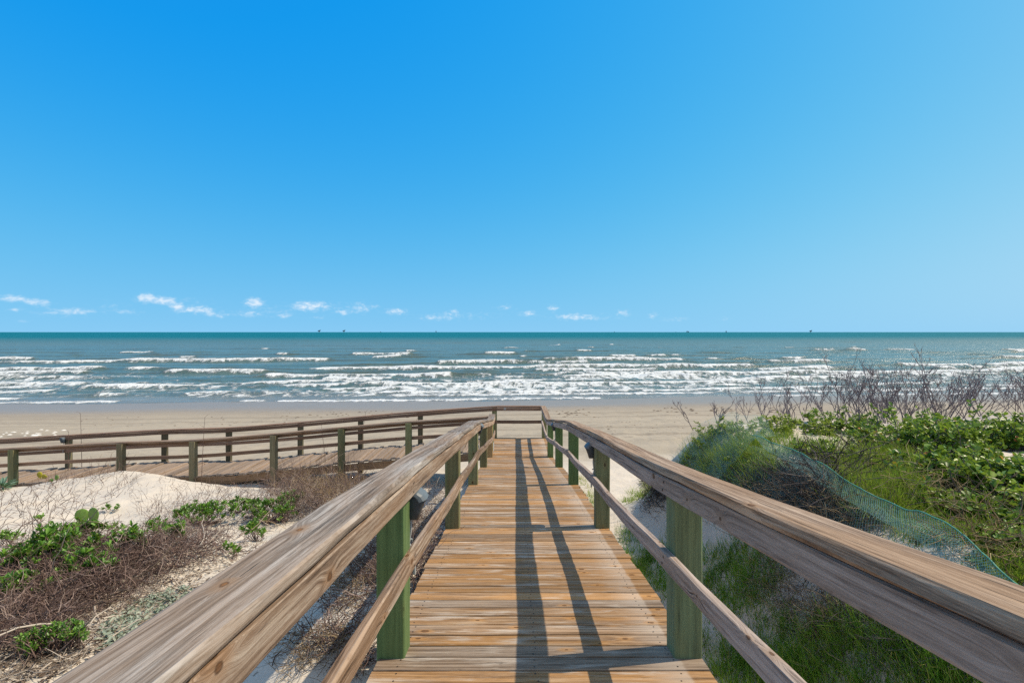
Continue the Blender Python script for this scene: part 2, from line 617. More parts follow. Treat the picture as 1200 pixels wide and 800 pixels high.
    col = t.mix(t.math('MULTIPLY', crack, .8), col, tuple(c * .35 for c in dark))
    kc = t.mix(t.maprange(d, .25, .85), tuple(c * .8 for c in knot), tuple(c * .22 for c in knot))
    halo = t.math('MULTIPLY', t.maprange(rad_(.07, .030), 1.0, .3, 0, .5), gate)
    col = t.mix(halo, col, brown)
    col = t.mix(kn, col, kc)
    val = t.maprange(rnd, 0, 1, .70, 1.22, False)
    col = t.mix(1.0, col, t.xyz(val, val, val), 'MULTIPLY')
    h = t.math('SUBTRACT', gm, t.math('MULTIPLY', crack, .6))
    finish(t, col, .78, t.bump(h, .7, .006), .22)
    return m


def plain(name, col, rough=.6, spec=.3, var=.25, scale=20, metal=0):
    m, t = new_mat(name)
    tc = t.n('ShaderNodeTexCoord').outputs['Object']
    nz = t.noise(tc, scale, 5, .6)
    c = t.mix(nz, tuple(x * (1 - var) for x in col), tuple(min(1, x * (1 + var)) for x in col))
    p, o = finish(t, c, rough, t.bump(nz, .2, .003), spec)
    p.inputs['Metallic'].default_value = metal
    return m


def leaf_mat(name, stops, rough=.45, transl=.35, spec=.4):
    m, t = new_mat(name)
    r = t.attr('rnd').outputs['Fac']
    col = t.ramp(r, stops)
    p = t.n('ShaderNodeBsdfPrincipled')
    t.link(col, p.inputs['Base Color'])
    p.inputs['Roughness'].default_value = rough
    p.inputs['Specular IOR Level'].default_value = spec
    tr = t.n('ShaderNodeBsdfTranslucent')
    t.link(t.mix(.6, col, (.30, .42, .05)), tr.inputs[0])
    ms = t.n('ShaderNodeMixShader')
    ms.inputs[0].default_value = transl
    t.link(p.outputs[0], ms.inputs[1]); t.link(tr.outputs[0], ms.inputs[2])
    o = t.n('ShaderNodeOutputMaterial')
    t.link(ms.outputs[0], o.inputs[0])
    return m


def twig_mat(name, stops, rough=.8):
    m, t = new_mat(name)
    col = t.ramp(t.attr('rnd').outputs['Fac'], stops)
    finish(t, col, rough, None, .2)
    return m


M = {}
M['cap_grey'] = wood_mat('weathered_grey_wood', (.050, .042, .036), (.175, .150, .128), (.355, .328, .30), (.235, .145, .080), .5, knot=(.22, .10, .03), knots=1)
M['cap_brown'] = wood_mat('weathered_brown_wood', (.085, .055, .037), (.25, .172, .118), (.47, .36, .265), (.33, .195, .10), .5)
M['rail_wood'] = wood_mat('weathered_rail_wood', (.080, .054, .038), (.235, .165, .118), (.43, .355, .285), (.31, .18, .095), .5)
M['rail_shaded'] = wood_mat('weathered_shade_side_wood', (.13, .10, .088), (.335, .270, .232), (.50, .42, .37), (.35, .25, .18), .45)  # right rails: the look of their shaded side is put into the colour
M['rail_dark'] = wood_mat('weathered_dark_wood', (.075, .050, .038), (.19, .122, .088), (.31, .21, .15), (.25, .145, .085), .5)
M['deck'] = wood_mat('weathered_deck_boards', (.062, .036, .020), (.265, .160, .085), (.45, .315, .195), (.45, .225, .066), .70,
                     bleach=(.52, .45, .375), strip=True, coarse=.8)
M['deck_side'] = wood_mat('weathered_side_deck_boards', (.16, .115, .080), (.285, .212, .155), (.35, .268, .20), (.30, .215, .145), .3)
M['post_green'] = wood_mat('green_treated_post', (.060, .110, .042), (.105, .185, .070), (.145, .240, .095), (.125, .165, .060), .4, knot=(.08, .08, .03), knots=.5, coarse=.55)
M['post_sage'] = wood_mat('sage_treated_post', (.095, .130, .075), (.160, .220, .120), (.22, .29, .155), (.19, .195, .085), .5, knot=(.08, .06, .03), knots=.8, coarse=.6)
M['post_olive'] = wood_mat('olive_treated_post', (.095, .105, .055), (.170, .190, .095), (.24, .25, .13), (.20, .165, .08), .6, knot=(.09, .06, .03), coarse=.6)
M['post_brown'] = wood_mat('brown_treated_post', (.085, .075, .045), (.165, .150, .090), (.235, .215, .135), (.19, .145, .085), .5, knot=(.08, .05, .03), coarse=.6)
M['post_dark'] = wood_mat('dark_treated_post', (.06, .055, .035), (.115, .105, .065), (.165, .150, .095), (.13, .10, .06), .5, knot=(.06, .04, .02), coarse=.6)
M['post_tan'] = wood_mat('tan_treated_post', (.22, .15, .07), (.38, .27, .13), (.48, .36, .19), (.40, .27, .11), .5)
M['stringer'] = wood_mat('brown_stringer_wood', (.11, .07, .04), (.25, .155, .09), (.36, .24, .145), (.27, .16, .08), .5)
M['nail'] = plain('rusty_nail', (.035, .028, .025), .6)
M['hood'] = plain('blue_black_lamp_housing', (.030, .045, .060), .42, .5, .35, 25)
M['conduit'] = plain('grey_plastic_conduit', (.36, .38, .38), .45, .4, .15, 20)
M['white'] = plain('white_card', (.75, .76, .78), .6, .3, .05)
M['steel'] = plain('dark_rig_steel', (.035, .045, .055), .6, .4, .2, .05)
M['grass'] = leaf_mat('dune_grass', [(0, (.08, .20, .018)), (.55, (.15, .36, .032)), (.85, (.26, .42, .05)), (1, (.44, .38, .15))], .5, .4, .3)
M['grass_lime'] = leaf_mat('lime_dune_grass', [(0, (.10, .19, .014)), (.5, (.19, .30, .022)), (.85, (.29, .37, .035)), (1, (.42, .38, .14))], .5, .4, .3)
M['leaf_left'] = leaf_mat('beach_shrub_leaf', [(0, (.055, .135, .020)), (.5, (.12, .275, .032)), (.85, (.21, .38, .05)), (1, (.34, .44, .08))], .38, .3, .5)
M['leaf_right'] = leaf_mat('glossy_dune_leaf', [(0, (.055, .13, .020)), (.5, (.16, .28, .032)), (.86, (.33, .42, .045)), (.93, (.30, .33, .04)), (.965, (.55, .26, .03)), (1, (.45, .12, .04))], .40, .3, .4)
M['leaf_yellow'] = leaf_mat('yellow_green_leaf', [(0, (.12, .19, .02)), (.6, (.24, .31, .03)), (1, (.40, .40, .07))], .45, .35)
M['leaf_dusty'] = leaf_mat('dusty_silver_leaf', [(0, (.18, .22, .17)), (.6, (.28, .34, .27)), (1, (.40, .42, .34))], .6, .15, .2)
M['brush'] = twig_mat('dry_brush_stems', [(0, (.045, .028, .025)), (.5, (.14, .092, .078)), (.85, (.27, .19, .16)), (1, (.42, .33, .28))])
M['straw'] = twig_mat('straw_stems', [(0, (.13, .085, .045)), (.5, (.24, .165, .085)), (1, (.42, .33, .20))])
M['bare'] = twig_mat('bare_shrub_wood', [(0, (.10, .082, .095)), (.5, (.17, .145, .16)), (1, (.27, .23, .24))])
M['dark_twig'] = twig_mat('dark_dead_twigs', [(0, (.022, .018, .018)), (.6, (.07, .058, .055)), (1, (.20, .17, .15))])
M['litter'] = twig_mat('bleached_litter', [(0, (.10, .07, .05)), (.5, (.27, .21, .16)), (1, (.50, .44, .37))])


def sand_mat():
    m, t = new_mat('dune_and_beach_sand')
    geo = t.n('ShaderNodeNewGeometry')
    pos = geo.outputs['Position']
    x, y, z = t.sep(pos)
    s = t.math('SUBTRACT', y, t.math('MULTIPLY', x, .08))
    n1 = t.noise(pos, 1.1, 6, .6)
    n2 = t.noise(pos, 9.0, 6, .65)
    n3 = t.noise(pos, 90.0, 3, .6)
    dune = t.mix(n1, (.52, .462, .385), (.66, .60, .515))
    beach = t.mix(t.noise(t.xyz(t.math('MULTIPLY', x, .05), t.math('MULTIPLY', s, .85), 0.0), 1, 6, .65), (.25, .212, .155), (.45, .392, .305))
    isb = t.maprange(t.math('ADD', s, t.math('MULTIPLY', t.math('SUBTRACT', n1, .5), 3)), 14.5, 17.5)
    col = t.mix(isb, dune, beach)
    # damp sand at the water's edge
    wob = t.noise(t.xyz(t.math('MULTIPLY', x, .07), t.math('MULTIPLY', s, .1), 3.0), 1, 3, .5)
    wet = t.maprange(t.math('ADD', s, t.math('MULTIPLY', t.math('SUBTRACT', wob, .5), 5)), 26.0, 34.5)
    col = t.mix(wet, col, (.225, .190, .150))
    # tracks and trodden patches on the beach
    tr = t.noise(t.xyz(t.math('MULTIPLY', x, .9), t.math('MULTIPLY', s, 2.6), 0.0), 1.3, 5, .7)
    zone = t.noise(t.xyz(t.math('MULTIPLY', x, .12), t.math('MULTIPLY', s, .28), 8.0), 1, 3, .6)
    trm = t.math('MULTIPLY', t.maprange(tr, .53, .62), t.math('MULTIPLY', isb, t.maprange(zone, .40, .55)))
    col = t.mix(t.math('MULTIPLY', trm, .6), col, (.19, .155, .12))
    # wheel tracks running along the beach
    sw = t.math('ADD', s, t.math('MULTIPLY', t.noise(t.xyz(t.math('MULTIPLY', x, .06), 0.0, 0.0), 1, 3, .5), 3.0))
    for s0 in (22.2, 24.0, 27.9, 29.6):
        k_ = t.math('ABSOLUTE', t.math('SUBTRACT', sw, s0))
        tm_ = t.math('MULTIPLY', t.maprange(k_, .34, .12), t.maprange(n2, .35, .6, .3, .85))
        col = t.mix(tm_, col, (.235, .195, .145))
    # bits of plant litter on the dunes
    li = t.noise(t.xyz(x, y, t.math('MULTIPLY', z, .5)), 22, 6, .72)
    lz = t.noise(pos, .8, 4, .6)
    lm = t.math('MULTIPLY', t.maprange(li, .58, .66), t.math('MULTIPLY', t.math('SUBTRACT', 1.0, isb), t.maprange(lz, .42, .62, 0, .8)))
    lm = t.math('MULTIPLY', lm, t.maprange(y, 9.5, 7.5, .12, 1.0))
    col = t.mix(lm, col, (.16, .12, .09))
    col = t.mix(t.maprange(n3, .3, .7, 0, .25), col, tuple((.36, .31, .25)))
    foot = t.noise(t.xyz(x, t.math('MULTIPLY', s, 1.6), 0.0), 3.2, 3, .5)
    h = t.math('ADD', t.math('MULTIPLY', n2, .5), t.math('ADD', t.math('MULTIPLY', foot, .9), t.math('MULTIPLY', tr, .6)))
    h = t.math('MULTIPLY', h, t.math('SUBTRACT', 1.0, t.math('MULTIPLY', wet, .93)))
    h = t.math('ADD', h, t.math('MULTIPLY', n3, .05))
    rough = t.maprange(wet, .2, 1, .95, .38)
    finish(t, col, rough, t.bump(h, .55, .06), .25)
    return m


M['sand'] = sand_mat()


def sea_mat():
    m, t = new_mat('sea_water')
    geo = t.n('ShaderNodeNewGeometry')
    pos = geo.outputs['Position']
    x, y, z = t.sep(pos)
    s = t.math('SUBTRACT', y, t.math('MULTIPLY', x, .08))
    foam = t.attr('foam').outputs['Fac']
    lace = t.attr('lace').outputs['Fac']
    # murky near the shore, clear green further out
    big = t.noise(t.xyz(t.math('MULTIPLY', x, .012), t.math('MULTIPLY', s, .03), 0.0), 1, 4, .6)
    near = t.mix(big, (.062, .150, .165), (.125, .165, .130))
    far = (.004, .125, .150)
    dist = t.maprange(t.math('LOGARITHM', t.math('MAXIMUM', s, 1.0), 10), 2.30, 2.78)
    wat = t.mix(dist, near, far)
    wat = t.mix(t.math('MULTIPLY', t.attr('face').outputs['Fac'], .85), wat, (.085, .085, .035))  # olive shading painted on wave fronts, where less sky reflects
    shallow = t.maprange(s, 44, 38)
    wat = t.mix(t.math('MULTIPLY', shallow, .75), wat, (.20, .185, .16))
    lv = t.xyz(t.math('MULTIPLY', x, .75), t.math('MULTIPLY', s, .55), 0.0)
    ln = t.noise(lv, 1.3, 6, .70, .8)
    fn = t.noise(t.xyz(t.math('MULTIPLY', x, 1.0), t.math('MULTIPLY', s, .8), 5.0), 2.2, 5, .7, .3)
    fm = t.maprange(t.math('SUBTRACT', foam, t.math('MULTIPLY', fn, 1.35)), -.20, .34)
    lm = t.math('MULTIPLY', t.maprange(t.math('SUBTRACT', t.math('ADD', lace, .28), ln), .0, .16), t.maprange(lace, .03, .2))
    f = t.math('MAXIMUM', fm, t.math('MULTIPLY', lm, .82))
    ft = t.noise(t.xyz(t.math('MULTIPLY', x, 2.2), t.math('MULTIPLY', s, 1.6), 2.0), 1.5, 6, .75)
    col = t.mix(t.math('MULTIPLY', f, t.maprange(ft, .28, .55, .45, .97)), wat, (.84, .87, .88))
    w1 = t.noise(t.xyz(t.math('MULTIPLY', x, .55), t.math('MULTIPLY', s, 1.1), 0.0), 1.0, 6, .62)
    w2 = t.noise(t.xyz(t.math('MULTIPLY', x, .10), t.math('MULTIPLY', s, .30), 0.0), 1.0, 5, .6)
    h = t.math('ADD', t.math('MULTIPLY', w1, .5), t.math('MULTIPLY', w2, 1.6))
    h = t.math('ADD', h, t.math('MULTIPLY', f, .25))
    rough = t.math('ADD', t.math('MULTIPLY', f, .5), t.maprange(s, 40, 300, .22, .42, False))
    p, o = finish(t, col, rough, t.bump(h, 1.0, .8), .5)
    t.put(p.inputs['Specular IOR Level'], t.math('MULTIPLY', t.maprange(dist, 0, 1, .5, .10, False), t.math('SUBTRACT', 1.0, t.math('MULTIPLY', f, .8))))
    p.inputs['IOR'].default_value = 1.33
    return m


M['sea'] = sea_mat()


# ------------------------------------------------------------------ the setting: ground, sea
def axis_pts(parts):
    out = []
    for a, b, st in parts:
        out.append(np.arange(a, b, st))
    return np.concatenate(out)


def grid_mesh(name, X, Y, Z):
    ny, nx = X.shape
    v = np.stack([X, Y, Z], -1).reshape(-1, 3)
    idx = np.arange(nx * ny).reshape(ny, nx)
    f = np.stack([idx[:-1, :-1], idx[:-1, 1:], idx[1:, 1:], idx[1:, :-1]], -1).reshape(-1, 4)
    return np_mesh(name, v, f)


def build_ground():
    gx = np.concatenate([-np.geomspace(1400, 22, 26), axis_pts([(-21.5, -13, .25), (-13, 9, .075), (9, 18, .25)]), np.geomspace(18.3, 1400, 30)])
    gy = np.concatenate([[-60, -30, -15, -9], axis_pts([(-6, 1, .3), (1, 15, .075), (15, 42, .3), (42, 75, 1.5)])])
    X, Y = np.meshgrid(gx, gy)
    Z = ground_z(X, Y)
    me = grid_mesh('sand_ground', X, Y, Z)
    o = link_mesh('sand_ground', me, M['sand'], smooth=True)
    tag(o, 'pale dune sand running down to the wide tan beach', 'ground', kind='structure')


def build_sea():
    rows = [31.0]
    while rows[-1] < 45000:
        y = rows[-1]
        rows.append(y + max(.17, y * y / 2915 * .28 if y < 160 else y * .055))
    gy = np.array(rows)
    ua = np.linspace(-1.35, 1.35, 1100)
    wide = np.array([-9, -5, -3, -2, -1.6]); ua = np.concatenate([wide, ua, -wide[::-1]])
    U, Y = np.meshgrid(ua, gy)
    X = U * Y
    s = Y - .08 * X
    att = sst(700, 150, s)
    z = att * (.30 * (fbm(X * .06, s * .16, 30, 4) - .5) + .30 * (fbm(X * .22, s * .55, 31, 4) - .5)) * sst(36, 46, s)
    foam = np.zeros_like(s); lace = np.zeros_like(s); face = np.zeros_like(s)
    crests = [  # distance, height, share that breaks, length of the breakers, wander
        (37.9, .03, .70, 12, 1.3), (39.6, .07, .55, 16, 1.2), (41.8, .16, .72, 20, 1.2), (44.0, .16, .45, 11, 1.4), (46.6, .26, .60, 15, 1.5), (50.0, .28, .50, 12, 1.8),
        (53.5, .30, .36, 9, 2.0), (58.0, .40, .62, 20, 2.2), (63.5, .40, .40, 12, 2.4), (69.5, .46, .62, 22, 2.6), (78.0, .46, .30, 12, 3.0),
        (88.0, .52, .50, 22, 3.0), (99.0, .46, .22, 12, 3.5), (112.0, .55, .24, 16, 4), (128.0, .50, .13, 10, 4), (152.0, .50, .14, 12, 5), (186.0, .5, .12, 12, 6),
        (235.0, .5, .08, 12, 8), (300.0, .5, .05, 14, 10)]
    for k, (s0, A, share, ln, wd) in enumerate(crests):
        sc = s0 + wd * 2 * (fbm(X / 30, s * 0, 50 + k, 4) - .5)
        ds = s - sc
        seg = fbm(X / ln, s * 0 + k * 7.7, 70 + k, 4, .5)
        share = min(share * 1.12, .9) * (1 + .02 * np.tanh((X / np.maximum(Y, 1)) * 2)) if 45 < s0 < 100 else share + 0 * X
        th = np.quantile(seg[min(len(seg) - 1, 60)], np.clip(1 - share, 0, 1)[min(len(seg) - 1, 60)].mean()) - .10 * (share - share.mean())
        br = sst(th - .02, th + .05, seg)
        amp = A * (.5 + .6 * br) * (.65 + .7 * vnoise(X / 7, s * 0 + k, 90 + k))
        wf, wb = .45 + .9 * A, .9 + 2.2 * A
        z = z + amp * np.where(ds < 0, np.exp(-(ds / wf) ** 2), np.exp(-(ds / wb) ** 2)) - .22 * amp * np.exp(-((ds + 2.6 * wf) / (1.6 * wf)) ** 2)
        g = max(1.0, s0 / 75)
        jag = .9 * g * (fbm(X * .8 / g, s * .8 / g, 110 + k, 4, .6) - .5)
        ff = br * np.where(ds < 0, sst(-(.45 + 1.5 * A) * g, .0, ds + jag), sst((.25 + .5 * A) * g, 0, ds + jag))
        foam = np.maximum(foam, ff * (.80 + .45 * vnoise(X / (2.2 * g), s / 2, 120 + k)))
        face = np.maximum(face, np.clip(sst(th - .22, th, seg) - .5 * br, 0, 1) * np.exp(-((ds + .35 * g) / (.8 * g)) ** 2) * min(1, A * 2.6))
        tr = br * np.where(ds < 0, np.exp(-(ds / (.8 + 1.2 * A)) ** 2), np.exp(-(ds / (1.2 + 4.0 * A)))) * .42
        lace = np.maximum(lace, tr)
    surf = sst(38, 41, s) * sst(74, 52, s)
    lace = np.maximum(lace, surf * (.16 + .46 * fbm(X / 16, s / 5, 130, 3)) * (.62 + .5 * (fbm(X / 30, s / 8, 131, 2) - .3)))
    # the last thin sheet of water on the sand
    zb = ground_z(X, Y)
    swash = .035 * (fbm(X / 5, s * 0, 140, 3)) + .02
    edge = sst(.02, .055, z - zb)
    Z = z
    thin = (z - zb < .05) & (s < 39)
    foam = np.maximum(foam, np.where((z - zb > 0) & (z - zb < .02) & (s < 40), .62 * vnoise(X / 4, s * 0, 141), 0))
    me = grid_mesh('sea', X, Y, Z)
    for nm, arr in (('foam', foam), ('lace', lace), ('face', face)):
        a = me.attributes.new(nm, 'FLOAT', 'POINT')
        a.data.foreach_set('value', arr.astype(np.float32).ravel())
    o = link_mesh('sea', me, M['sea'], smooth=True)
    tag(o, 'choppy green grey sea with rows of white breakers', 'sea', kind='structure')


build_ground()
build_sea()


# ------------------------------------------------------------------ boardwalk
def P(x, y, h):
    return Vector((CX + x, y, HC - h))


def deck_boards(name, axis_y, a, b, hfun, half, mat, parent, lo=None):
    wd = Wood()
    pitch, bw, th = .1175, .1070, .038
    k = 0
    y = a
    while y < b - .05:
        hm = float(hfun(y + bw / 2)); dh = (float(hfun(y + bw)) - float(hfun(y))) / bw
        e0 = random.uniform(-.012, .012); e1 = random.uniform(-.012, .012)
        off = random.uniform(0, 90); r = random.random()
        base = len(wd.v)
        dz = random.uniform(-.002, .002); tilt = random.uniform(-.002, .002)
        ch = .004
        sec = [(-bw / 2, -th), (bw / 2, -th), (bw / 2, -ch), (bw / 2 - ch, 0), (-bw / 2 + ch, 0), (-bw / 2, -ch)]
        nseg = 12
        ph = random.uniform(0, 6)
        for i in range(nseg + 1):
            u = i / nseg
            xx = (-half + e0) * (1 - u) + (half + e1) * u if lo is None else lo[0] * (1 - u) + lo[1] * u + e0
            for (c, z) in sec:
                wob = .0012 * math.sin(xx * 5 + ph) + (.0010 * math.sin(xx * 13 + ph * 2))
                yy = y + bw / 2 + c + wob * (1 if c > 0 else -1)
                zz = HC - hm - c * dh + z + dz + tilt * xx
                if axis_y:
                    wd.v.append((CX + xx, yy, zz))
                else:
                    wd.v.append((yy, xx, zz))
                wd.g.append((xx + off, c + off * .37, z + off * .7)); wd.r.append(r)
        for i in range(nseg):
            for q in range(6):
                p0 = base + i * 6 + q; p1 = base + i * 6 + (q + 1) % 6
                wd.f.append((p0, p1, p1 + 6, p0 + 6)); wd.mi.append(0)
        wd.f.append(tuple(base + q for q in range(5, -1, -1))); wd.mi.append(0)
        wd.f.append(tuple(base + nseg * 6 + q for q in range(6))); wd.mi.append(0)
        if axis_y:
            for nx in (-.70, -.02, .66):
                for c in (-.03, .03):
                    jx = random.uniform(-.012, .012)
                    wd.disc((CX + nx + jx, y + bw / 2 + c, HC - hm - c * dh + dz + .0015), .0045, (0, dh, 1))
        y += pitch
        k += 1
    return wd.build(name, [mat, M['nail']], parent)


POST_Y = [2.57, 5.01, 7.45, 9.89, 12.33]
CAP_DROP = .952     # deck to top of cap rail


def cap_h(y):
    return np.interp(y, [-6, 2.5, 4.94, 7.38, 9.82, 12.25, 14.7], [-.36, .690, .995, 1.318, 1.728, 2.135, 2.17])


def main_walk():
    root = empty('boardwalk', (CX, 2.5, HC - 1.64), 'weathered brown plank boardwalk sloping straight down the middle towards the beach', 'boardwalk')
    deck_boards('deck', True, -3.0, 14.66, deck_h, .815, M['deck'], root)
    w = Wood()
    for sx in (-.62, 0, .62):
        w.beam([P(sx, y, float(deck_h(y)) + .038 + .095 + .004) for y in (-3, 2.5, 4.94, 7.38, 9.82, 12.2, 14.6)], .04, .19)
    w.build('joists', M['stringer'], root)
    for sx in (-1, 1):
        w = Wood()
        w.beam([P(sx * .785, y, float(deck_h(y)) + .038 + .095 + .004) for y in (-3, 2.5, 4.94, 7.38, 9.82, 12.2, 14.6)], .04, .19)
        w.build('stringer', M['stringer'], root)
    return root


def post(parent, x, y, top_h, bot_h, mat, world_x=False, size=.14, shade=None, lean=0, ch=.006):
    w = Wood()
    X = x if world_x else CX + x
    w.beam([(X + lean, y, HC - bot_h), (X, y, HC - top_h)], size, size, vertical=True, lat=(1, 0, 0), step=.25, rough=.001, ch=ch, shade=shade)
    return w.build('post', mat, parent)


main_walk()

rail_ys = [-2.5, .2, 2.57, 5.01, 7.45, 9.89, 11.2, 12.33, 13.02]


def side_rail(sign, mats, label, end_y):
    root = empty('railing', (CX + sign * .75, 2.57, HC - 1.64), label, 'railing', 'railings of the sloping boardwalk')
    left = sign < 0
    def caph(y):
        h = float(cap_h(y))
        if y < 2.5:
            h = .690 - (2.5 - y) * (.102 if left else .152)
        return h
    ys = [-2.5, 0.3, 2.57, 3.8, 5.01, 6.2, 7.45, 8.7, 9.89, 11.2, 12.33] + ([13.04] if left else [13.5, 14.66])
    # cap boards are joined end to end over a post
    joints = [(0, 5), (4, 9), (8, len(ys))] if left else [(0, 7), (6, len(ys))]
    ccen = sign * (.722 if left else .705)
    cw = .165 if left else .142
    for a, b in joints:
        w = Wood()
        seg = ys[a:b]
        pts = [P(ccen + (0 if left else -.02 * max(0, (2.57 - y) / 2.57)), y, caph(y) + .019) for y in seg]
        if a > 0: pts[0] = pts[0] + Vector((0, .004, 0))
        w.beam(pts, cw, .040, smooth=5, rough=.0030, ch=.008)
        w.build('cap_rail', mats[0], root)
    for a, b in joints:
        w = Wood()
        pts = [P(sign * .661, y, caph(y) + .040 + .046 + .008) for y in ys[a:b]]
        if a > 0: pts[0] = pts[0] + Vector((0, .004, 0))
        w.beam(pts, .038, .090, smooth=5, rough=.0020)
        for y in POST_Y:
            if ys[a] < y < ys[b - 1]:
                for dz_ in (-.022, .024):
                    w.disc((CX + sign * .6385, y + random.uniform(-.03, .03), HC - caph(y) - .094 + dz_), .0075, (-sign, 0, 0))
        w.build('fascia_rail', [mats[1], M['nail']], root)
    for a, b in joints:
        w = Wood()
        pts = []
        for y in ys[a:b]:
            h = float(deck_h(y)) - .52 + .046
            if y < 2.5: h = 1.64 - .475 - (2.5 - y) * (.11 if left else .14)
            sag = .012 if y in (3.8, 6.2, 8.7) else 0
            pts.append(P(sign * .660, y, h + sag))
        if a > 0: pts[0] = pts[0] + Vector((0, .004, 0))
        w.beam(pts, .038, .090, smooth=5, rough=.0025)
        for y in POST_Y:
            if ys[a] < y < ys[b - 1]:
                for dz_ in (-.02, .022):
                    w.disc((CX + sign * .6375, y + random.uniform(-.02, .02), HC - float(deck_h(y)) + .474 + dz_), .0075, (-sign, 0, 0))
        w.build('lower_rail', [mats[2], M['nail']], root)
    pm = ([M['post_green'], M['post_olive'], M['post_olive'], M['post_olive'], M['post_tan']] if left else
          [M['post_sage'], M['post_olive'], M['post_green'], M['post_green'], M['post_green']])
    for i, y in enumerate(POST_Y):
        post(root, sign * .75, y, caph(y) + .0435, float(ground_h(CX + sign * .75, y)) + .3, pm[i], shade=.5 + .1 * (i % 3 - 1))
    # a pair behind the viewer carries the near ends
    post(root, sign * .75, .13 - 1.2, caph(-1.07) + .0435, 2.4, pm[1])
    return root


rl = side_rail(-1, (M['cap_grey'], M['rail_wood'], M['rail_wood']), 'weathered wooden railing along the left side of the sloping boardwalk', 13.04)
rr = side_rail(1, (M['cap_brown'], M['rail_shaded'], M['rail_shaded']), 'weathered wooden railing along the right side of the sloping boardwalk', 14.66)

# side walkway running off to the left, with near and far railings
SX_POSTS = [-2.79, -4.55, -6.32, -8.43, -10.32, -13.15, -15.4]


def side_walk():
    root = empty('side_walkway', (-6.3, 13.8, HC - 3.6), 'pale plank side walkway turning left behind the sand hillock', 'walkway')
    deck_boards('deck', False, -19, -.70, side_h, .76, M['deck_side'], root, lo=(13.02, 14.66))
    for yy in (13.045, 14.63):
        w = Wood()
        w.beam([(x, yy, HC - float(side_h(x)) - .038 - .095 - .004) for x in (-19, -15, -11.3, -10.3, -7.5, -6.3, -4.5, -2.77, -.72)], .04, .19, rough=.003)
        w.build('stringer', M['stringer'], root)


side_walk()


def sr_h(x):
    return float(side_h(x)) - .945


# far railing of side walkway goes round the end of the landing
far = empty('railing', (-4.5, 14.66, HC - 3.43), 'long brown railing on the seaward side of the side walkway and landing end', 'railing')
fx = [CX + .80, CX - .66, -2.79, -4.55, -6.32, -8.43, -10.32, -13.15, -15.4, -19]
def far_h(x):
    return 2.17 if x > -1 else sr_h(x) - .01
for a, b in ((1, 5), (4, 8), (7, 10)):
    for nm, dy, dz, ww, hh in (('cap_rail', 0, .02, .142, .04), ('fascia_rail', -.075, .088, .038, .09), ('lower_rail', -.075, .46, .038, .09)):
        w = Wood()
        pts = [Vector((x, 14.66 + dy, HC - far_h(x) - dz)) for x in fx[a:b]]
        if a > 1: pts[0].x -= .004
        w.beam(pts, ww, hh, smooth=4, rough=.0025)
        w.build(nm, M['rail_dark'], far)
for nm, dy, dz, ww, hh in (('cap_rail', 0, .02, .142, .04), ('fascia_rail', -.075, .088, .038, .09), ('lower_rail', -.075, .46, .038, .09)):
    w = Wood()
    x0, x1 = CX - .655, CX + (.628 if nm == 'cap_rail' else .635)
    w.beam([Vector((x0, 14.66 + dy, HC - 2.17 - dz)), Vector((x1, 14.66 + dy, HC - 2.17 - dz))], ww, hh, rough=.002)
    w.build(nm, M['rail_dark'], far)
post(far, CX - .73, 14.655, 2.214, 4.4, M['post_olive'], True)
post(far, CX + .73, 14.60, 2.214, 4.4, M['post_olive'], True)
for x in SX_POSTS:
    post(far, x, 14.655, far_h(x) + .043, 4.6, M['post_dark'], True, size=.13)
w = Wood()
w.disc((CX - .42, 14.565, HC - 2.245), .035, (0, -1, 0), mi=0, sides=10)
w.build('joint_plate', M['conduit'], far)

near = empty('railing', (-4.5, 13.05, HC - 3.43), 'olive posted railing between the sand hillock and side walkway', 'railing')
nx = [CX - .73, -2.79, -4.55, -6.32, -8.43, -10.32, -13.15, -15.4, -19]
for a, b in ((0, 4), (3, 6), (5, 9)):
    for nm, dy, dz, ww, hh in (('cap_rail', .01, .02, .142, .04), ('fascia_rail', .085, .088, .038, .09), ('lower_rail', .085, .46, .038, .09)):
        w = Wood()
        pts = [Vector((x, 13.05 + dy, HC - (sr_h(x) if x > -18 else sr_h(-19)) - dz)) for x in nx[a:b]]
        if a == 0: pts[0].z -= .05
        if a > 0: pts[0].x -= .004
        w.beam(pts, ww, hh, smooth=4, rough=.0025)
        w.build(nm, M['rail_wood'] if nm == 'cap_rail' else M['rail_dark'], near)
npm = [M['post_olive'], M['post_olive'], M['post_brown'], M['post_brown'], M['post_brown'], M['post_olive'], M['post_brown']]
for x, pmx in zip(SX_POSTS, npm):
    post(near, x, 13.03, sr_h(x) + .043, 4.7, pmx, True, size=.15)
post(near, CX - .75, 13.03, 2.27, 4.4, M['post_green'], True, size=.12)

# small white notice on the last left post
w = Wood()
w.beam([(CX - .672, 12.66, HC - 3.02), (CX - .672, 12.66, HC - 2.80)], .006, .16, vertical=True, step=1)
no = w.build('notice_card', M['white'])
tag(no, 'small white notice at the foot of the last left post', 'notice')


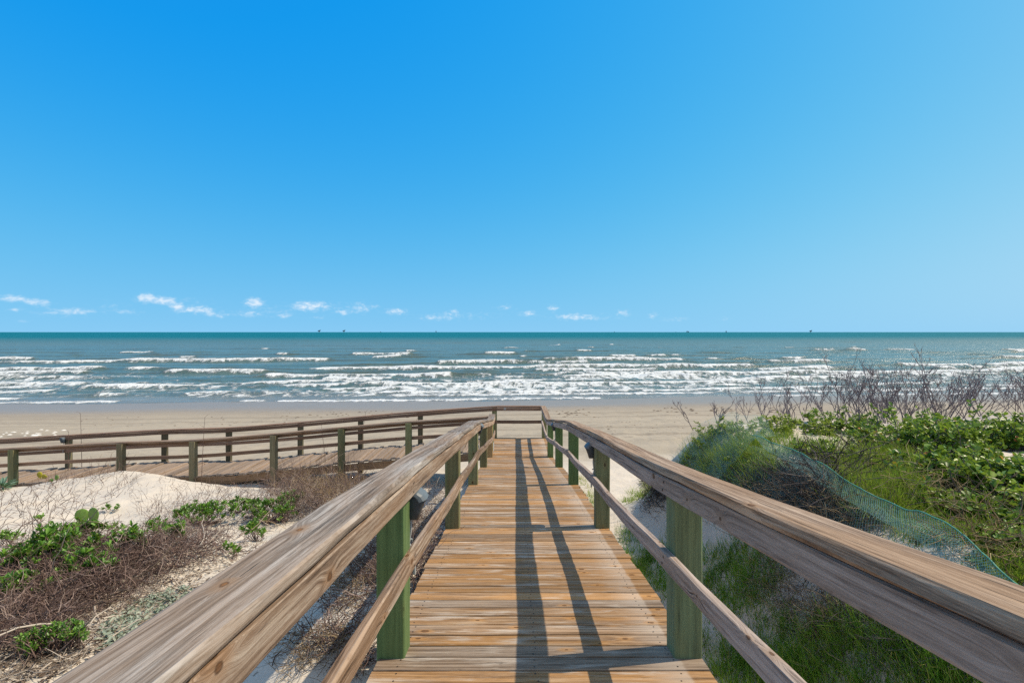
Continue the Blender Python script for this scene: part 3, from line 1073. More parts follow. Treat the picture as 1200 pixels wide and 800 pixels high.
# ------------------------------------------------------------------ hooded lamps on the posts
def hood_mesh():
    bm = bmesh.new()
    prof = [(.0, .0), (-.004, .06), (-.004, .115), (.006, .140), (.026, .156), (.052, .160), (.082, .152), (.106, .136), (.122, .116), (.120, .102), (.108, .082), (.094, .045), (.080, .0)]
    n = len(prof)
    lay = []
    for yy, sc in ((-.062, .55), (-.056, .78), (-.042, .93), (-.018, 1), (.018, 1), (.042, .93), (.056, .78), (.062, .55)):
        lay.append([bm.verts.new(((p[0] - .05) * sc + .05, yy, (p[1] - .08) * sc + .08)) for p in prof])
    for a, b in zip(lay[:-1], lay[1:]):
        for i in range(n):
            bm.faces.new((a[i], a[(i + 1) % n], b[(i + 1) % n], b[i]))
    bm.faces.new(lay[0][::-1]); bm.faces.new(lay[-1])
    bmesh.ops.recalc_face_normals(bm, faces=bm.faces)
    me = bpy.data.meshes.new('lamp_hood')
    bm.to_mesh(me); bm.free()
    me.materials.append(M['hood'])
    me.polygons.foreach_set('use_smooth', np.ones(len(me.polygons), bool))
    return me


def tube_mesh(name, pts, r, mat, sides=8):
    pts = catmull([Vector(p) for p in pts], 5)
    ln = np.array([[tuple(p) for p in pts]])
    v, f, i = tubes(ln, np.full(ln.shape[:2], r), sides)
    me = np_mesh(name, v, f, np.full(len(v), .5))
    me.materials.append(mat)
    return me


HM = hood_mesh()
M['lit_top'] = plain('lit_lamp_top', (.11, .135, .155), .5, .4, .4, 18)  # paler shell over the hood: its sunlit top put into the colour


def lit_top_mesh():
    bm = bmesh.new()
    outer = [(-.008, .110), (-.001, .143), (.024, .160), (.052, .1645), (.083, .1565), (.109, .140), (.127, .115)]
    inner = [(.118, .112), (.104, .132), (.081, .149), (.052, .157), (.027, .153), (.006, .139), (-.002, .110)]
    vp = outer + inner
    n = len(vp); lay = []
    for yy, sc in ((-.066, .56), (-.060, .80), (-.045, .95), (-.018, 1.01), (.018, 1.01), (.045, .95), (.060, .80), (.066, .56)):
        lay.append([bm.verts.new(((p[0] - .05) * sc + .05, yy, (p[1] - .08) * (1 - (1 - sc) * .5) + .08)) for p in vp])
    for a_, b_ in zip(lay[:-1], lay[1:]):
        for i in range(n):
            bm.faces.new((a_[i], a_[(i + 1) % n], b_[(i + 1) % n], b_[i]))
    bm.faces.new(lay[0][::-1]); bm.faces.new(lay[-1])
    bmesh.ops.recalc_face_normals(bm, faces=bm.faces)
    me = bpy.data.meshes.new('lit_top')
    bm.to_mesh(me); bm.free()
    me.materials.append(M['lit_top'])
    return me


VM = lit_top_mesh()
CM = tube_mesh('conduit', [(.030, 0, .01), (.034, 0, -.05), (.026, 0, -.11), (.028, 0, -.145), (.05, 0, -.20), (.055, 0, -.30)], .0085, M['conduit'])
BM = tube_mesh('strap', [(.004, 0, -.115), (.02, .012, -.115), (.045, .0, -.117)], .006, M['conduit'])
lamp_proto = None
lamps = [(-.722, 2.695, 1.008, 1, 'hooded dark lamp with grey conduit on the nearest left post'),
         (.718, 5.13, 1.297, -1, 'hooded dark lamp beside the second right post, under the bending cap rail'),
         (-.722, 7.57, 1.545, 1, 'small hooded dark lamp on the third left post down the slope'),
         (.718, 10.01, 1.985, -1, 'small hooded dark lamp far down the right posts near the landing'),
         (-13.15 - CX - .02, 14.55, 3.24, -1, 'tiny dark lamp under the far rail of the side walkway')]
for lx, ly, lh, sx, lab in lamps:
    e = empty('post_lamp', (CX + lx, ly, HC - lh), lab, 'lamp', 'hooded lamps on the walkway posts')
    e.scale = (sx, 1, 1)
    for nm, me in (('housing', HM), ('lit_top', VM), ('conduit', CM), ('strap', BM)):
        o = bpy.data.objects.new(nm, me)
        COL.objects.link(o)
        o.parent = e
    lamp_proto = e


# ------------------------------------------------------------------ oil platforms on the horizon
def box(bm, x0, x1, y0, y1, z0, z1):
    v = [bm.verts.new(p) for p in ((x0, y0, z0), (x1, y0, z0), (x1, y1, z0), (x0, y1, z0), (x0, y0, z1), (x1, y0, z1), (x1, y1, z1), (x0, y1, z1))]
    for q in ((3, 2, 1, 0), (4, 5, 6, 7), (0, 1, 5, 4), (1, 2, 6, 5), (2, 3, 7, 6), (3, 0, 4, 7)):
        bm.faces.new([v[i] for i in q])


def platform(px, kind, label, dist=5200.0, sc=1.0):
    x = (px - VPX) / FPX * dist
    root = empty('oil_platform', (x, dist, 0), label, 'oil platform', 'oil platforms on the horizon')
    def add(name, boxes):
        bm = bmesh.new()
        for b in boxes:
            box(bm, *(q * sc for q in b))
        me = bpy.data.meshes.new(name)
        bm.to_mesh(me); bm.free()
        me.materials.append(M['steel'])
        o = bpy.data.objects.new(name, me)
        COL.objects.link(o); o.parent = root
    if kind == 'tee':
        add('leg', [(-3, 3, -3, 3, -5, 16)])
        add('deck', [(-15, 13, -9, 9, 16, 24), (-8, 9, -6, 6, 24, 29)])
        add('crane', [(6, 18, -1.5, 1.5, 29, 33), (5, 8, -1.5, 1.5, 28, 33), (14, 19, -1.5, 1.5, 33, 38)])
    elif kind == 'wide':
        for lx in (-17, 17):
            add('leg', [(lx - 3, lx + 3, -6, 6, -5, 12)])
        add('deck', [(-22, 22, -10, 10, 12, 18)])
        add('cabin', [(-22, -4, -8, 8, 18, 29)])
        add('cabin', [(8, 20, -8, 8, 18, 25)])
    else:
        add('leg', [(-4, 4, -4, 4, -5, 12)])
        add('deck', [(-8, 8, -6, 6, 12, 19)])
        add('tower', [(-5, 2, -3, 3, 19, 30)])


for px, kd, lab, sc in ((374, 'tee', 'tiny dark oil platform on the horizon, left one of the close pair', .95),
                        (403, 'tee', 'tiny dark oil platform on the horizon, right one of the close pair', .95),
                        (446, 'block', 'faint oil platform speck just right of the close pair', .45),
                        (511, 'block', 'small narrow oil platform on the horizon left of the boardwalk end', .75),
                        (720, 'block', 'faint oil platform speck right of the landing corner', .45),
                        (806, 'wide', 'widest two cabin oil platform on the horizon', .62),
                        (792, 'block', 'faint oil platform speck just left of the widest platform', .35),
                        (851, 'block', 'small narrow oil platform right of the widest platform', .75),
                        (950, 'tee', 'rightmost dark oil platform above the bare bushes', .85)):
    platform(px, kd, lab, sc=sc * .85)


# ------------------------------------------------------------------ plants and litter
def scatter(poly, n):
    q = poly_pts(poly, n)
    return at_px(q[:, 0], q[:, 1])


def rand_dirs(n, zmin=.1, zmax=1.0):
    a = rng.uniform(0, 2 * np.pi, n)
    z = rng.uniform(zmin, zmax, n)
    r = np.sqrt(np.maximum(0, 1 - z * z))
    return np.stack([r * np.cos(a), r * np.sin(a), z], 1)


def twig_lines(pos, dirs, ln, curl=.35, P_=5, droop=0.0):
    """bent twigs"""
    n = len(pos)
    L = np.zeros((n, P_, 3)); L[:, 0] = pos
    d = dirs.copy()
    for k in range(1, P_):
        d = unit(d + rng.normal(0, curl, (n, 3)) + np.array([0, 0, -droop]))
        L[:, k] = L[:, k - 1] + d * (ln / (P_ - 1))[:, None]
    return L


def twigs(soup, pos, dirs, ln, rad, curl=.35, P_=5, droop=0.0, rlo=0, rhi=1, sides=3):
    L = twig_lines(pos, dirs, ln, curl, P_, droop)
    rr = np.broadcast_to(np.linspace(1, .45, P_), (len(pos), P_)) * rad[:, None]
    v, f, i = tubes(L, rr, sides)
    soup.add(v, f, rng.uniform(rlo, rhi, len(pos))[i])
    return L


def tangle(soup, base, per, ln=(.12, .4), rad=(.0018, .0042), lift=.12, up=(-.1, .7), spread=.07, **kw):
    """a mat of dry twigs over the given ground points"""
    n = len(base) * per
    p = np.repeat(base, per, 0) + rng.normal(0, spread, (n, 3)) * np.array([1, 1, 0])
    p[:, 2] = ground_z(p[:, 0], p[:, 1]) + np.abs(rng.normal(0, lift, n))
    twigs(soup, p, rand_dirs(n, *up), rng.uniform(*ln, n), rng.uniform(*rad, n), **kw)


def off_deck(p, m=.9):
    return p[(np.abs(p[:, 0] - CX) > m) & ~((p[:, 1] > 12.8) & (p[:, 0] < -.4))]


# leafy beach shrubs on the left dune, rosettes of blunt leaves
def leafy_shrub(px, py, wpx, hpx, label, n_ros, lift=.16, name='leafy_shrub', mat='leaf_left', group='green shrubs on the left dune', lf=(.040, .070), asp=.42, per=11, cat='shrub', stemmat='brush'):
    c = at_px(px, py)[0]
    sc = c[1] / FPX
    rx = wpx * sc; ry = max(hpx * sc * 1.5, .10)
    root = empty(name, tuple(c), label, cat, group)
    m = int(n_ros)
    a = rng.uniform(0, 2 * np.pi, m); r = np.sqrt(rng.uniform(0, 1, m))
    lob = 1 + .3 * np.sin(a * 3 + rng.uniform(0, 6)) + .15 * np.sin(a * 5 + rng.uniform(0, 6))
    tip = np.zeros((m, 3))
    tip[:, 0] = c[0] + rx * r * np.cos(a) * lob; tip[:, 1] = c[1] + ry * r * np.sin(a) * lob
    tip = off_deck(tip, .95); m = len(tip); r = r[:m]
    tip[:, 2] = ground_z(tip[:, 0], tip[:, 1]) + .07 + 1.15 * lift * rng.uniform(.35, 1.15, m) * (1.1 - .5 * r)
    st = tip.copy(); st[:, 0] = c[0] + (tip[:, 0] - c[0]) * .6 + rng.normal(0, .05, m); st[:, 1] = c[1] + (tip[:, 1] - c[1]) * .6 + rng.normal(0, .05, m)
    st[:, 2] = ground_z(st[:, 0], st[:, 1]) - .01
    sp = Soup()
    L = st[:, None] + (tip - st)[:, None] * np.linspace(0, 1, 4)[None, :, None] + rng.normal(0, .012, (m, 4, 3))
    L[:, -1] = tip
    L[:, 0] = np.array([c[0], c[1], c[2] - .03])
    v, f, i = tubes(L, np.broadcast_to(np.linspace(.0045, .0025, 4), (m, 4)), 3)
    sp.add(v, f, rng.uniform(.2, .9, m)[i])
    sp.build('stems', M[stemmat], root)
    sp = Soup()
    ax0 = unit(np.stack([rng.normal(0, .35, m), rng.normal(0, .35, m), np.ones(m)], 1))
    k = np.repeat(np.arange(m), per)
    n = m * per
    d = unit(rand_dirs(n, .15, .95) + .35 * ax0[k])
    ll = rng.uniform(*lf, n)
    pos = tip[k] - ax0[k] * rng.uniform(0, .05, n)[:, None]
    nr = np.broadcast_to(np.array([0, 0, 1.0]), (n, 3)) + rng.normal(0, .35, (n, 3))
    v, f, i = leaves(pos, d, nr, ll, ll * asp * rng.uniform(.85, 1.2, n), .2, .15)
    tone = np.clip(rng.uniform(.1, .75, m)[k] + rng.normal(0, .16, n), 0, 1)
    sp.add(v, f, tone[i])
    sp.build('foliage', M[mat], root)
    return root


for a in [
    (46, 672, 36, 20, 'largest leafy green shrub at the left edge of the dune', 95, .26),
    (20, 712, 16, 10, 'sparse green shrub low in the brown brush at the left edge', 14, .2),
    (95, 688, 24, 12, 'small bright shrub just right of the largest one', 34, .18),
    (112, 664, 26, 9, 'leafy shrub between the cactus and the large edge shrub', 26, .16),
    (84, 640, 32, 9, 'low spreading green shrub below the cactus', 60, .16),
    (12, 640, 12, 5, 'small green sprig at the left edge beside bare sand', 14, .12),
    (186, 634, 16, 10, 'small green shrub inside the brown brush', 26, .18),
    (236, 615, 32, 14, 'dense bright green shrub in front of the side walkway', 100, .24),
    (276, 601, 13, 8, 'small round green shrub right of the dense bright one', 26, .18),
    (318, 612, 32, 15, 'green shrub beside the left cap rail', 85, .24),
    (300, 634, 18, 9, 'low green shrub tucked against the left cap rail', 26, .15),
    (270, 655, 10, 6, 'tiny green sprout on littered sand by the cap rail', 6, .08),
    (33, 772, 14, 7, 'tiny leafed green plant in the lower left corner', 30, .08),
    (70, 764, 34, 12, 'patch of tiny green leaves beside the near cap rail', 110, .10),
    (32, 700, 10, 6, 'yellow green sprouts below the largest shrub', 9, .12),
    (58, 706, 10, 5, 'small green sprouts in the shade of the brush', 8, .1),
    (338, 596, 16, 9, 'green shrub high beside the left cap rail in the twiggy clump', 36, .2),
    (300, 600, 12, 7, 'small green shrub between the two dense ones', 22, .16),
    (150, 648, 18, 7, 'flat green shrub in the middle of the brown brush', 24, .16),
    (208, 640, 12, 6, 'small bright shrub below the dense bright one', 18, .16),
    (45, 613, 6, 4, 'lone green sprig on the bare sand slope', 6, .06),
    (128, 600, 9, 3, 'flat green sprig right of the cactus', 8, .05),
    (140, 628, 7, 4, 'bright yellow green sprout at the brush top', 6, .09),
]:
    tiny = a[3] <= 12 and a[1] > 755
    leafy_shrub(*a, **(dict(lf=(.016, .030), asp=.5, per=9) if tiny else {}))

# dusty silver creeper beside the near cap rail
sp = Soup()
p = off_deck(scatter([(120, 735), (165, 705), (215, 690), (235, 700), (180, 740), (120, 772)], 900))
n = len(p)
d = rand_dirs(n, -.1, .6)
ll = rng.uniform(.03, .055, n)
p[:, 2] += rng.uniform(.0, .04, n)
v, f, i = leaves(p, d, np.array([[0, 0, 1.0]]) + rng.normal(0, .4, (n, 3)), ll, ll * .42)
sp.add(v, f, rng.uniform(0, 1, n)[i])
tag(sp.build('silver_creeper', M['leaf_dusty']), 'dusty silver green creeper on littered sand by the cap rail', 'ground cover', kind='stuff')

# brown dry brush over the left dune
sp = Soup()
B1 = [(-160, 640), (0, 655), (60, 628), (130, 622), (200, 602), (260, 588), (330, 580), (345, 600), (300, 650), (200, 668), (150, 705), (80, 745), (0, 770), (-160, 800)]
tangle(sp, off_deck(scatter(B1, 560)), 11, ln=(.08, .30), lift=.06, spread=.09)
B2 = [(0, 668), (60, 640), (180, 640), (255, 620), (250, 650), (140, 690), (70, 740), (0, 762)]
tangle(sp, off_deck(scatter(B2, 420)), 11, ln=(.08, .28), lift=.09, spread=.07)
B3 = [(312, 572), (330, 556), (370, 545), (420, 535), (455, 530), (470, 545), (440, 580), (400, 600), (330, 615)]
tangle(sp, off_deck(scatter(B3, 330)), 13, ln=(.15, .5), lift=.18, up=(.1, .95), spread=.12, rad=(.002, .0038))
B4 = [(470, 560), (540, 540), (545, 560), (520, 620), (480, 690), (440, 700), (420, 690)]
tangle(sp, off_deck(scatter(B4, 260), .88), 12, ln=(.1, .35), lift=.08, spread=.1)
b = off_deck(scatter([(330, 575), (345, 556), (400, 545), (450, 535), (455, 550), (400, 580)], 420))
n = len(b)
twigs(sp, b, unit(rand_dirs(n, .4, 1) + np.array([0, 0, .4])), rng.uniform(.4, 1.15, n), rng.uniform(.003, .005, n), .16, 7, 0)
tangle(sp, off_deck(scatter([(310, 790), (350, 745), (400, 700), (445, 690), (440, 800)], 12), .88), 30, ln=(.06, .26), lift=.06, spread=.05, up=(-.1, .6))
tag(sp.build('dry_brush', M['brush']), 'mat of dry purple brown brush covering the left dune', 'brush', kind='stuff')

sp = Soup()
b = off_deck(scatter(B1, 70))
n = len(b)
b[:, 2] += rng.uniform(.03, .14, n)
twigs(sp, b, rand_dirs(n, -.15, .6), rng.uniform(.3, .8, n), rng.uniform(.004, .009, n), .2, 7, .03, 0, 1, 5)
b = off_deck(scatter([(0, 745), (90, 715), (160, 680), (220, 655), (300, 628), (310, 640), (180, 740), (60, 790)], 40))
n = len(b)
b[:, 2] += rng.uniform(.01, .04, n)
twigs(sp, b, rand_dirs(n, -.1, .3), rng.uniform(.2, .5, n), rng.uniform(.004, .008, n), .2, 6, .03, .3, 1, 5)
tag(sp.build('dead_branches', M['litter']), 'bleached thicker dead branches lying in the left brush', 'dead branches', kind='stuff')

# straw coloured dead stems under and beside the left railing
sp = Soup()
tangle(sp, off_deck(scatter([(370, 700), (400, 670), (440, 640), (470, 600), (530, 560), (545, 570), (520, 640), (450, 690), (400, 720)], 120), .88), 11, ln=(.08, .30), lift=.06, spread=.08, rad=(.0013, .0026))
tangle(sp, off_deck(scatter([(330, 590), (350, 560), (430, 540), (440, 560), (400, 600)], 150)), 9, ln=(.2, .6), lift=.15, up=(.1, .95), spread=.12)
tangle(sp, off_deck(scatter([(300, 790), (340, 740), (430, 740), (440, 800)], 14), .88), 26, ln=(.06, .24), lift=.05, spread=.045, rad=(.0012, .0022))
tag(sp.build('dry_straw', M['straw']), 'tan dead stems tangled under the left railing', 'dead grass', kind='stuff')

# sparse upright stems on the bare sand by the side walkway
sp = Soup()
b = off_deck(scatter([(-140, 565), (60, 556), (140, 545), (160, 560), (130, 590), (70, 640), (-140, 650)], 820))
n = len(b)
twigs(sp, b, unit(rand_dirs(n, .2, 1) + np.array([.25, 0, .3])), rng.uniform(.10, .42, n), rng.uniform(.0034, .0056, n), .22, 6, .04, .1, .7)
b = off_deck(scatter([(30, 558), (70, 545), (150, 536), (160, 552), (60, 566)], 260))
n = len(b)
twigs(sp, b, unit(rand_dirs(n, .4, 1) + np.array([.2, 0, .3])), rng.uniform(.2, .6, n), rng.uniform(.003, .005, n), .2, 6, 0, .1, .7)
b = off_deck(scatter([(160, 600), (190, 590), (300, 560), (330, 590), (250, 600), (180, 630)], 420))
n = len(b)
twigs(sp, b, unit(rand_dirs(n, .3, 1) + np.array([.2, 0, .3])), rng.uniform(.12, .45, n), rng.uniform(.0025, .004, n), .25, 6, 0, .1, .8)
b = off_deck(scatter([(130, 565), (170, 555), (320, 560), (320, 575), (160, 590)], 130))
n = len(b)
twigs(sp, b, rand_dirs(n, .3, 1), rng.uniform(.1, .3, n), rng.uniform(.0025, .004, n), .25, 6, 0, .1, .8)
tag(sp.build('sparse_stems', M['brush']), 'sparse leafless purple stems standing on bare sand', 'dry stems', kind='stuff')

# litter of sticks and leaves
sp = Soup()
b = off_deck(scatter([(-100, 770), (0, 745), (90, 715), (160, 680), (220, 655), (300, 628), (320, 630), (280, 660), (180, 740), (60, 800), (-100, 830)], 1500))
n = len(b)
b[:, 2] += rng.uniform(.002, .03, n)
twigs(sp, b, rand_dirs(n, -.15, .25), rng.uniform(.05, .22, n), rng.uniform(.0014, .0035, n), .2, 4)
b = off_deck(scatter([(-100, 770), (0, 745), (90, 715), (160, 680), (220, 655), (300, 628), (320, 630), (280, 660), (180, 740), (60, 800), (-100, 830)], 1600))
n = len(b)
b[:, 2] += rng.uniform(.0, .02, n)
ll = rng.uniform(.02, .05, n)
v, f, i = leaves(b, rand_dirs(n, -.1, .4), np.array([[0, 0, 1.0]]) + rng.normal(0, .5, (n, 3)), ll, ll * .45)
sp.add(v, f, rng.uniform(0, 1, n)[i])
b = off_deck(scatter([(300, 790), (420, 690), (480, 640), (540, 575), (545, 600), (480, 700), (420, 800)], 90), .88)
n = len(b)
b[:, 2] += rng.uniform(.002, .02, n)
twigs(sp, b, rand_dirs(n, -.15, .25), rng.uniform(.04, .16, n), rng.uniform(.0012, .0026, n), .25, 4)
tag(sp.build('dune_litter', M['litter']), 'bleached sticks and dead leaves littering the near left sand', 'litter', kind='stuff')


# prickly pears and a blue green rosette
def pads_plant(px, py, pads, label, mat, group=None, name='prickly_pear', cat='cactus'):
    c = at_px(px, py)[0]
    root = empty(name, tuple(c), label, cat, group)
    for (dx, dz, w, h, tilt, yaw, dy) in pads:
        bm = bmesh.new()
        bmesh.ops.create_uvsphere(bm, u_segments=16, v_segments=10, radius=1)
        for v in bm.verts:
            z = v.co.z
            v.co.x *= w / 2 * (1 + .18 * z); v.co.y *= .017; v.co.z *= h / 2
        bmesh.ops.rotate(bm, verts=bm.verts, cent=(0, 0, -h / 2), matrix=Matrix.Rotation(tilt, 3, 'Y') @ Matrix.Rotation(yaw, 3, 'Z'))
        bmesh.ops.translate(bm, verts=bm.verts, vec=(c[0] + dx, c[1] + dy, c[2] + dz + h / 2))
        me = bpy.data.meshes.new('pad')
        bm.to_mesh(me); bm.free()
        link_mesh('pad', me, mat, root, smooth=True)
    return root


M['pad_green'] = plain('cactus_pad_skin', (.14, .24, .045), .5, .3, .35, 30)
M['pad_yellow'] = plain('yellow_cactus_pad_skin', (.42, .40, .03), .5, .3, .2, 30)
pads_plant(105, 618, [(-.10, .06, .19, .23, -.15, .3, 0), (.07, .07, .22, .25, .12, -.25, -.03), (.10, -.05, .19, .20, .1, .4, -.10)],
           'round padded green prickly pear casting a shadow on the sand', M['pad_green'])
r_ = pads_plant(46, 566, [(0, .02, .11, .14, .05, .1, 0), (.01, .14, .13, .17, -.1, .2, .01), (.11, .12, .14, .13, .5, .1, 0)],
                'bright yellow prickly pear in front of the side walkway', M['pad_yellow'])
pads_plant(63, 566, [(-.05, .02, .10, .08, -.2, .1, 0), (.05, .07, .11, .12, .3, -.2, 0)], 'small green padded cactus right of the bright yellow one', M['pad_green'])

root = empty('agave', tuple(at_px(2, 572)[0]), 'blue green spiky rosette at the left edge by the walkway', 'agave')
sp = Soup()
c = at_px(2, 572)[0]
n = 46
d = rand_dirs(n, .1, .98)
v, f, i = leaves(np.repeat(c[None], n, 0) + d * .03, d, np.array([[0, 0, 1.0]]) + rng.normal(0, .1, (n, 3)), rng.uniform(.22, .34, n), rng.uniform(.05, .07, n), .3, .1)
sp.add(v, f, rng.uniform(0, 1, n)[i])
M['agave'] = leaf_mat('blue_green_blades', [(0, (.06, .14, .10)), (1, (.16, .27, .20))], .5, .15)
sp.build('blades', M['agave'], root)

# tall dry stalks in front of the walkway
for (px, py, h, lean, lab) in ((96, 553, 1.75, -.05, 'tall thin dry stalk in front of the left railings'),
                               (80, 556, 1.25, .02, 'shorter dry stalk beside the tall thin one at left'),
                               (236, 568, 1.65, .10, 'thin dry stalk before the olive post of the near railing'),
                               (383, 562, 1.50, -.20, 'leaning dry stalk rising from the brush by the green post'),
                               (420, 558, 1.85, .22, 'tallest dark dry stalk against the beach'),
                               (466, 545, 1.60, .85, 'slanting dry stalk leaning right near the landing')):
    c = at_px(px, py)[0]
    root_o = None
    sp = Soup()
    L = np.zeros((1, 8, 3))
    u = np.linspace(0, 1, 8)
    L[0, :, 0] = c[0] + lean * u ** 1.3 * h * .5; L[0, :, 1] = c[1]; L[0, :, 2] = c[2] - .03 + u * h
    v, f, i = tubes(L, np.linspace(.009, .004, 8)[None], 4)
    sp.add(v, f, np.full(len(v), .35))
    n = 5
    kk = rng.integers(4, 8, n)
    twigs(sp, L[0, kk], unit(rand_dirs(n, .5, 1)), rng.uniform(.06, .16, n), np.full(n, .0035), .2, 4, 0, .2, .5)
    tag(sp.build('dry_stalk', M['brush']), lab, 'dry stalk', 'tall dry stalks by the side walkway')

# big dune clump on the left near the landing: curved yellow stems
sp = Soup()
b = off_deck(scatter([(315, 620), (340, 570), (380, 560), (400, 590), (340, 640)], 26))
n = len(b)
twigs(sp, b, unit(rand_dirs(n, .4, .9) + np.array([.3, 0, 0])), rng.uniform(.5, 1.0, n), np.full(n, .0045), .12, 9, .16, .75, 1)
tag(sp.build('arching_stems', M['straw']), 'yellow arching stems over the brush by the left cap rail', 'dry stems', kind='stuff')


# ------------------------------------------------------------------ right dune
def grass(soup, base, ln=(.12, .3), wd=(.0024, .0048), lean=.35, P_=4, rlo=0., rhi=1.):
    n = len(base)
    d = unit(rand_dirs(n, .3, 1) * np.array([lean * 1.6, lean * 1.6, 1]) + np.array([0, 0, .25]))
    L = twig_lines(base, d, ln[0] * .6 + (ln[1] * 1.15 - ln[0] * .6) * rng.beta(1.6, 2.4, n), .14, P_, .12)
    side = unit(np.stack([rng.normal(0, 1, n), rng.normal(0, 1, n), np.zeros(n)], 1))
    w_ = (wd[0] * .7 + (wd[1] * 1.2 - wd[0] * .7) * rng.beta(1.3, 2.5, n))[:, None] * np.linspace(1, .15, P_)[None]
    v, f, i = ribbons(L, w_, side)
    r_ = np.where(rng.uniform(0, 1, n) < .16, rng.uniform(.88, 1.0, n), np.clip(fbm(base[:, 0] * 3, base[:, 1] * 3, 300, 2) * 1.3 - .25 + rng.normal(0, .16, n), 0, .85))
    soup.add(v, f, np.clip(r_ + rlo * .4, 0, 1)[i])


def tufts(poly, n_t, per, spread=.04):
    t_ = scatter(poly, n_t)
    p_ = np.repeat(t_, per, 0) + rng.normal(0, spread, (n_t * per, 3)) * np.array([1, 1, 0])
    p_[:, 2] = ground_z(p_[:, 0], p_[:, 1]) - .01
    return off_deck(p_, .86)


sp = Soup()
grass(sp, tufts([(745, 650), (822, 640), (900, 680), (930, 760), (960, 800), (830, 800), (790, 740)], 120, 24), ln=(.07, .20))
grass(sp, tufts([(880, 640), (925, 665), (905, 700), (860, 720), (820, 700), (822, 650)], 110, 30), ln=(.08, .20))
grass(sp, tufts([(930, 720), (1050, 745), (1150, 800), (1180, 840), (930, 840), (900, 760)], 170, 30), ln=(.12, .28))
grass(sp, tufts([(840, 760), (930, 770), (960, 840), (840, 840)], 120, 26), ln=(.10, .26))
grass(sp, tufts([(720, 620), (745, 625), (775, 660), (785, 700), (760, 690), (735, 655)], 50, 30, .04), ln=(.10, .22))
tag(sp.build('flank_grass', M['grass']), 'shaded green grass on the dune flank below the right railing', 'grass', kind='stuff')

sp = Soup()
grass(sp, tufts([(982, 590), (1000, 545), (1055, 530), (1085, 560), (1065, 605), (1010, 615)], 260, 36, .06), ln=(.10, .26))
grass(sp, tufts([(1020, 610), (1085, 585), (1160, 610), (1190, 640), (1130, 640), (1080, 640)], 170, 26, .06), ln=(.07, .18))
grass(sp, tufts([(820, 560), (835, 530), (880, 535), (910, 560), (880, 580)], 110, 30, .06), ln=(.15, .34))
grass(sp, tufts([(788, 555), (805, 525), (840, 512), (930, 512), (960, 530), (850, 545), (810, 570)], 170, 26, .06), ln=(.10, .28))
grass(sp, tufts([(725, 592), (745, 570), (770, 560), (765, 580), (740, 592)], 40, 30, .05), ln=(.10, .20))
grass(sp, tufts([(775, 640), (790, 600), (800, 590), (800, 640), (780, 660)], 30, 26, .05), ln=(.10, .22))
grass(sp, tufts([(676, 560), (690, 560), (702, 600), (695, 600)], 26, 16, .05), ln=(.12, .34), rlo=.6)
grass(sp, tufts([(940, 520), (1000, 515), (1040, 540), (960, 560)], 90, 24, .07), ln=(.08, .22))
grass(sp, tufts([(1150, 640), (1200, 650), (1260, 690), (1200, 695), (1150, 670)], 90, 20, .06), ln=(.05, .14))
q = np.stack([rng.uniform(3.3, 11, 420), rng.uniform(-3, 8.3, 420)], 1)
q = q[q[:, 1] < q[:, 0] * .75 + .2] 
q3 = np.repeat(np.stack([q[:, 0], q[:, 1], q[:, 0] * 0], 1), 24, 0)
q3 += rng.normal(0, .07, q3.shape) * np.array([1, 1, 0])
q3[:, 2] = ground_z(q3[:, 0], q3[:, 1]) - .01
grass(sp, q3, ln=(.08, .24))
tag(sp.build('plateau_grass', M['grass_lime']), 'sunlit lime green grass on top of the right dune', 'grass', kind='stuff')

# dark dead roots and brush on the scarp
sp = Soup()
tangle(sp, off_deck(scatter([(795, 545), (850, 560), (930, 545), (1000, 590), (1020, 625), (960, 620), (900, 600), (830, 575)], 430)), 13, ln=(.08, .26), lift=.04, spread=.09, rad=(.0018, .004), up=(-.4, .6))
tangle(sp, off_deck(scatter([(750, 565), (785, 560), (800, 590), (760, 592)], 110)), 12, ln=(.1, .25), lift=.06, spread=.08)
tangle(sp, off_deck(scatter([(930, 535), (1000, 525), (1010, 575), (985, 595), (940, 570)], 40)), 9, ln=(.2, .6), lift=.05, spread=.10, rad=(.003, .007), up=(-.2, .5), curl=.25)
tangle(sp, off_deck(scatter([(860, 640), (960, 690), (1080, 740), (1150, 790), (1000, 740), (900, 690)], 110)), 10, ln=(.1, .35), lift=.04, spread=.09, rad=(.0012, .0024), up=(-.5, .4), rlo=.5)
tag(sp.build('dead_brush', M['dark_twig']), 'dark dead roots and brush on the right dune scarp', 'dead brush', kind='stuff')
sp = Soup()
tangle(sp, off_deck(scatter([(880, 660), (940, 690), (1000, 720), (980, 740), (900, 700)], 90)), 9, ln=(.1, .3), lift=.04, spread=.08, rad=(.0014, .0026), up=(-.5, .4))
tangle(sp, off_deck(scatter([(1060, 560), (1200, 560), (1260, 640), (1260, 700), (1180, 690), (1080, 620)], 90)), 7, ln=(.12, .4), lift=.04, spread=.10, rad=(.002, .004), up=(-.2, .6))
tangle(sp, off_deck(scatter([(830, 590), (900, 575), (1000, 610), (1010, 640), (900, 620)], 110)), 7, ln=(.1, .3), lift=.08, spread=.08, rad=(.0015, .003), rlo=.5)
tangle(sp, off_deck(scatter([(990, 540), (1080, 535), (1180, 630), (1200, 690), (1100, 640), (1010, 600)], 60)), 6, ln=(.12, .45), lift=.10, spread=.10, rad=(.002, .0038), up=(-.1, .8))
tag(sp.build('dead_straw', M['straw']), 'straw coloured dead stems among the right dune plants', 'dead grass', kind='stuff')


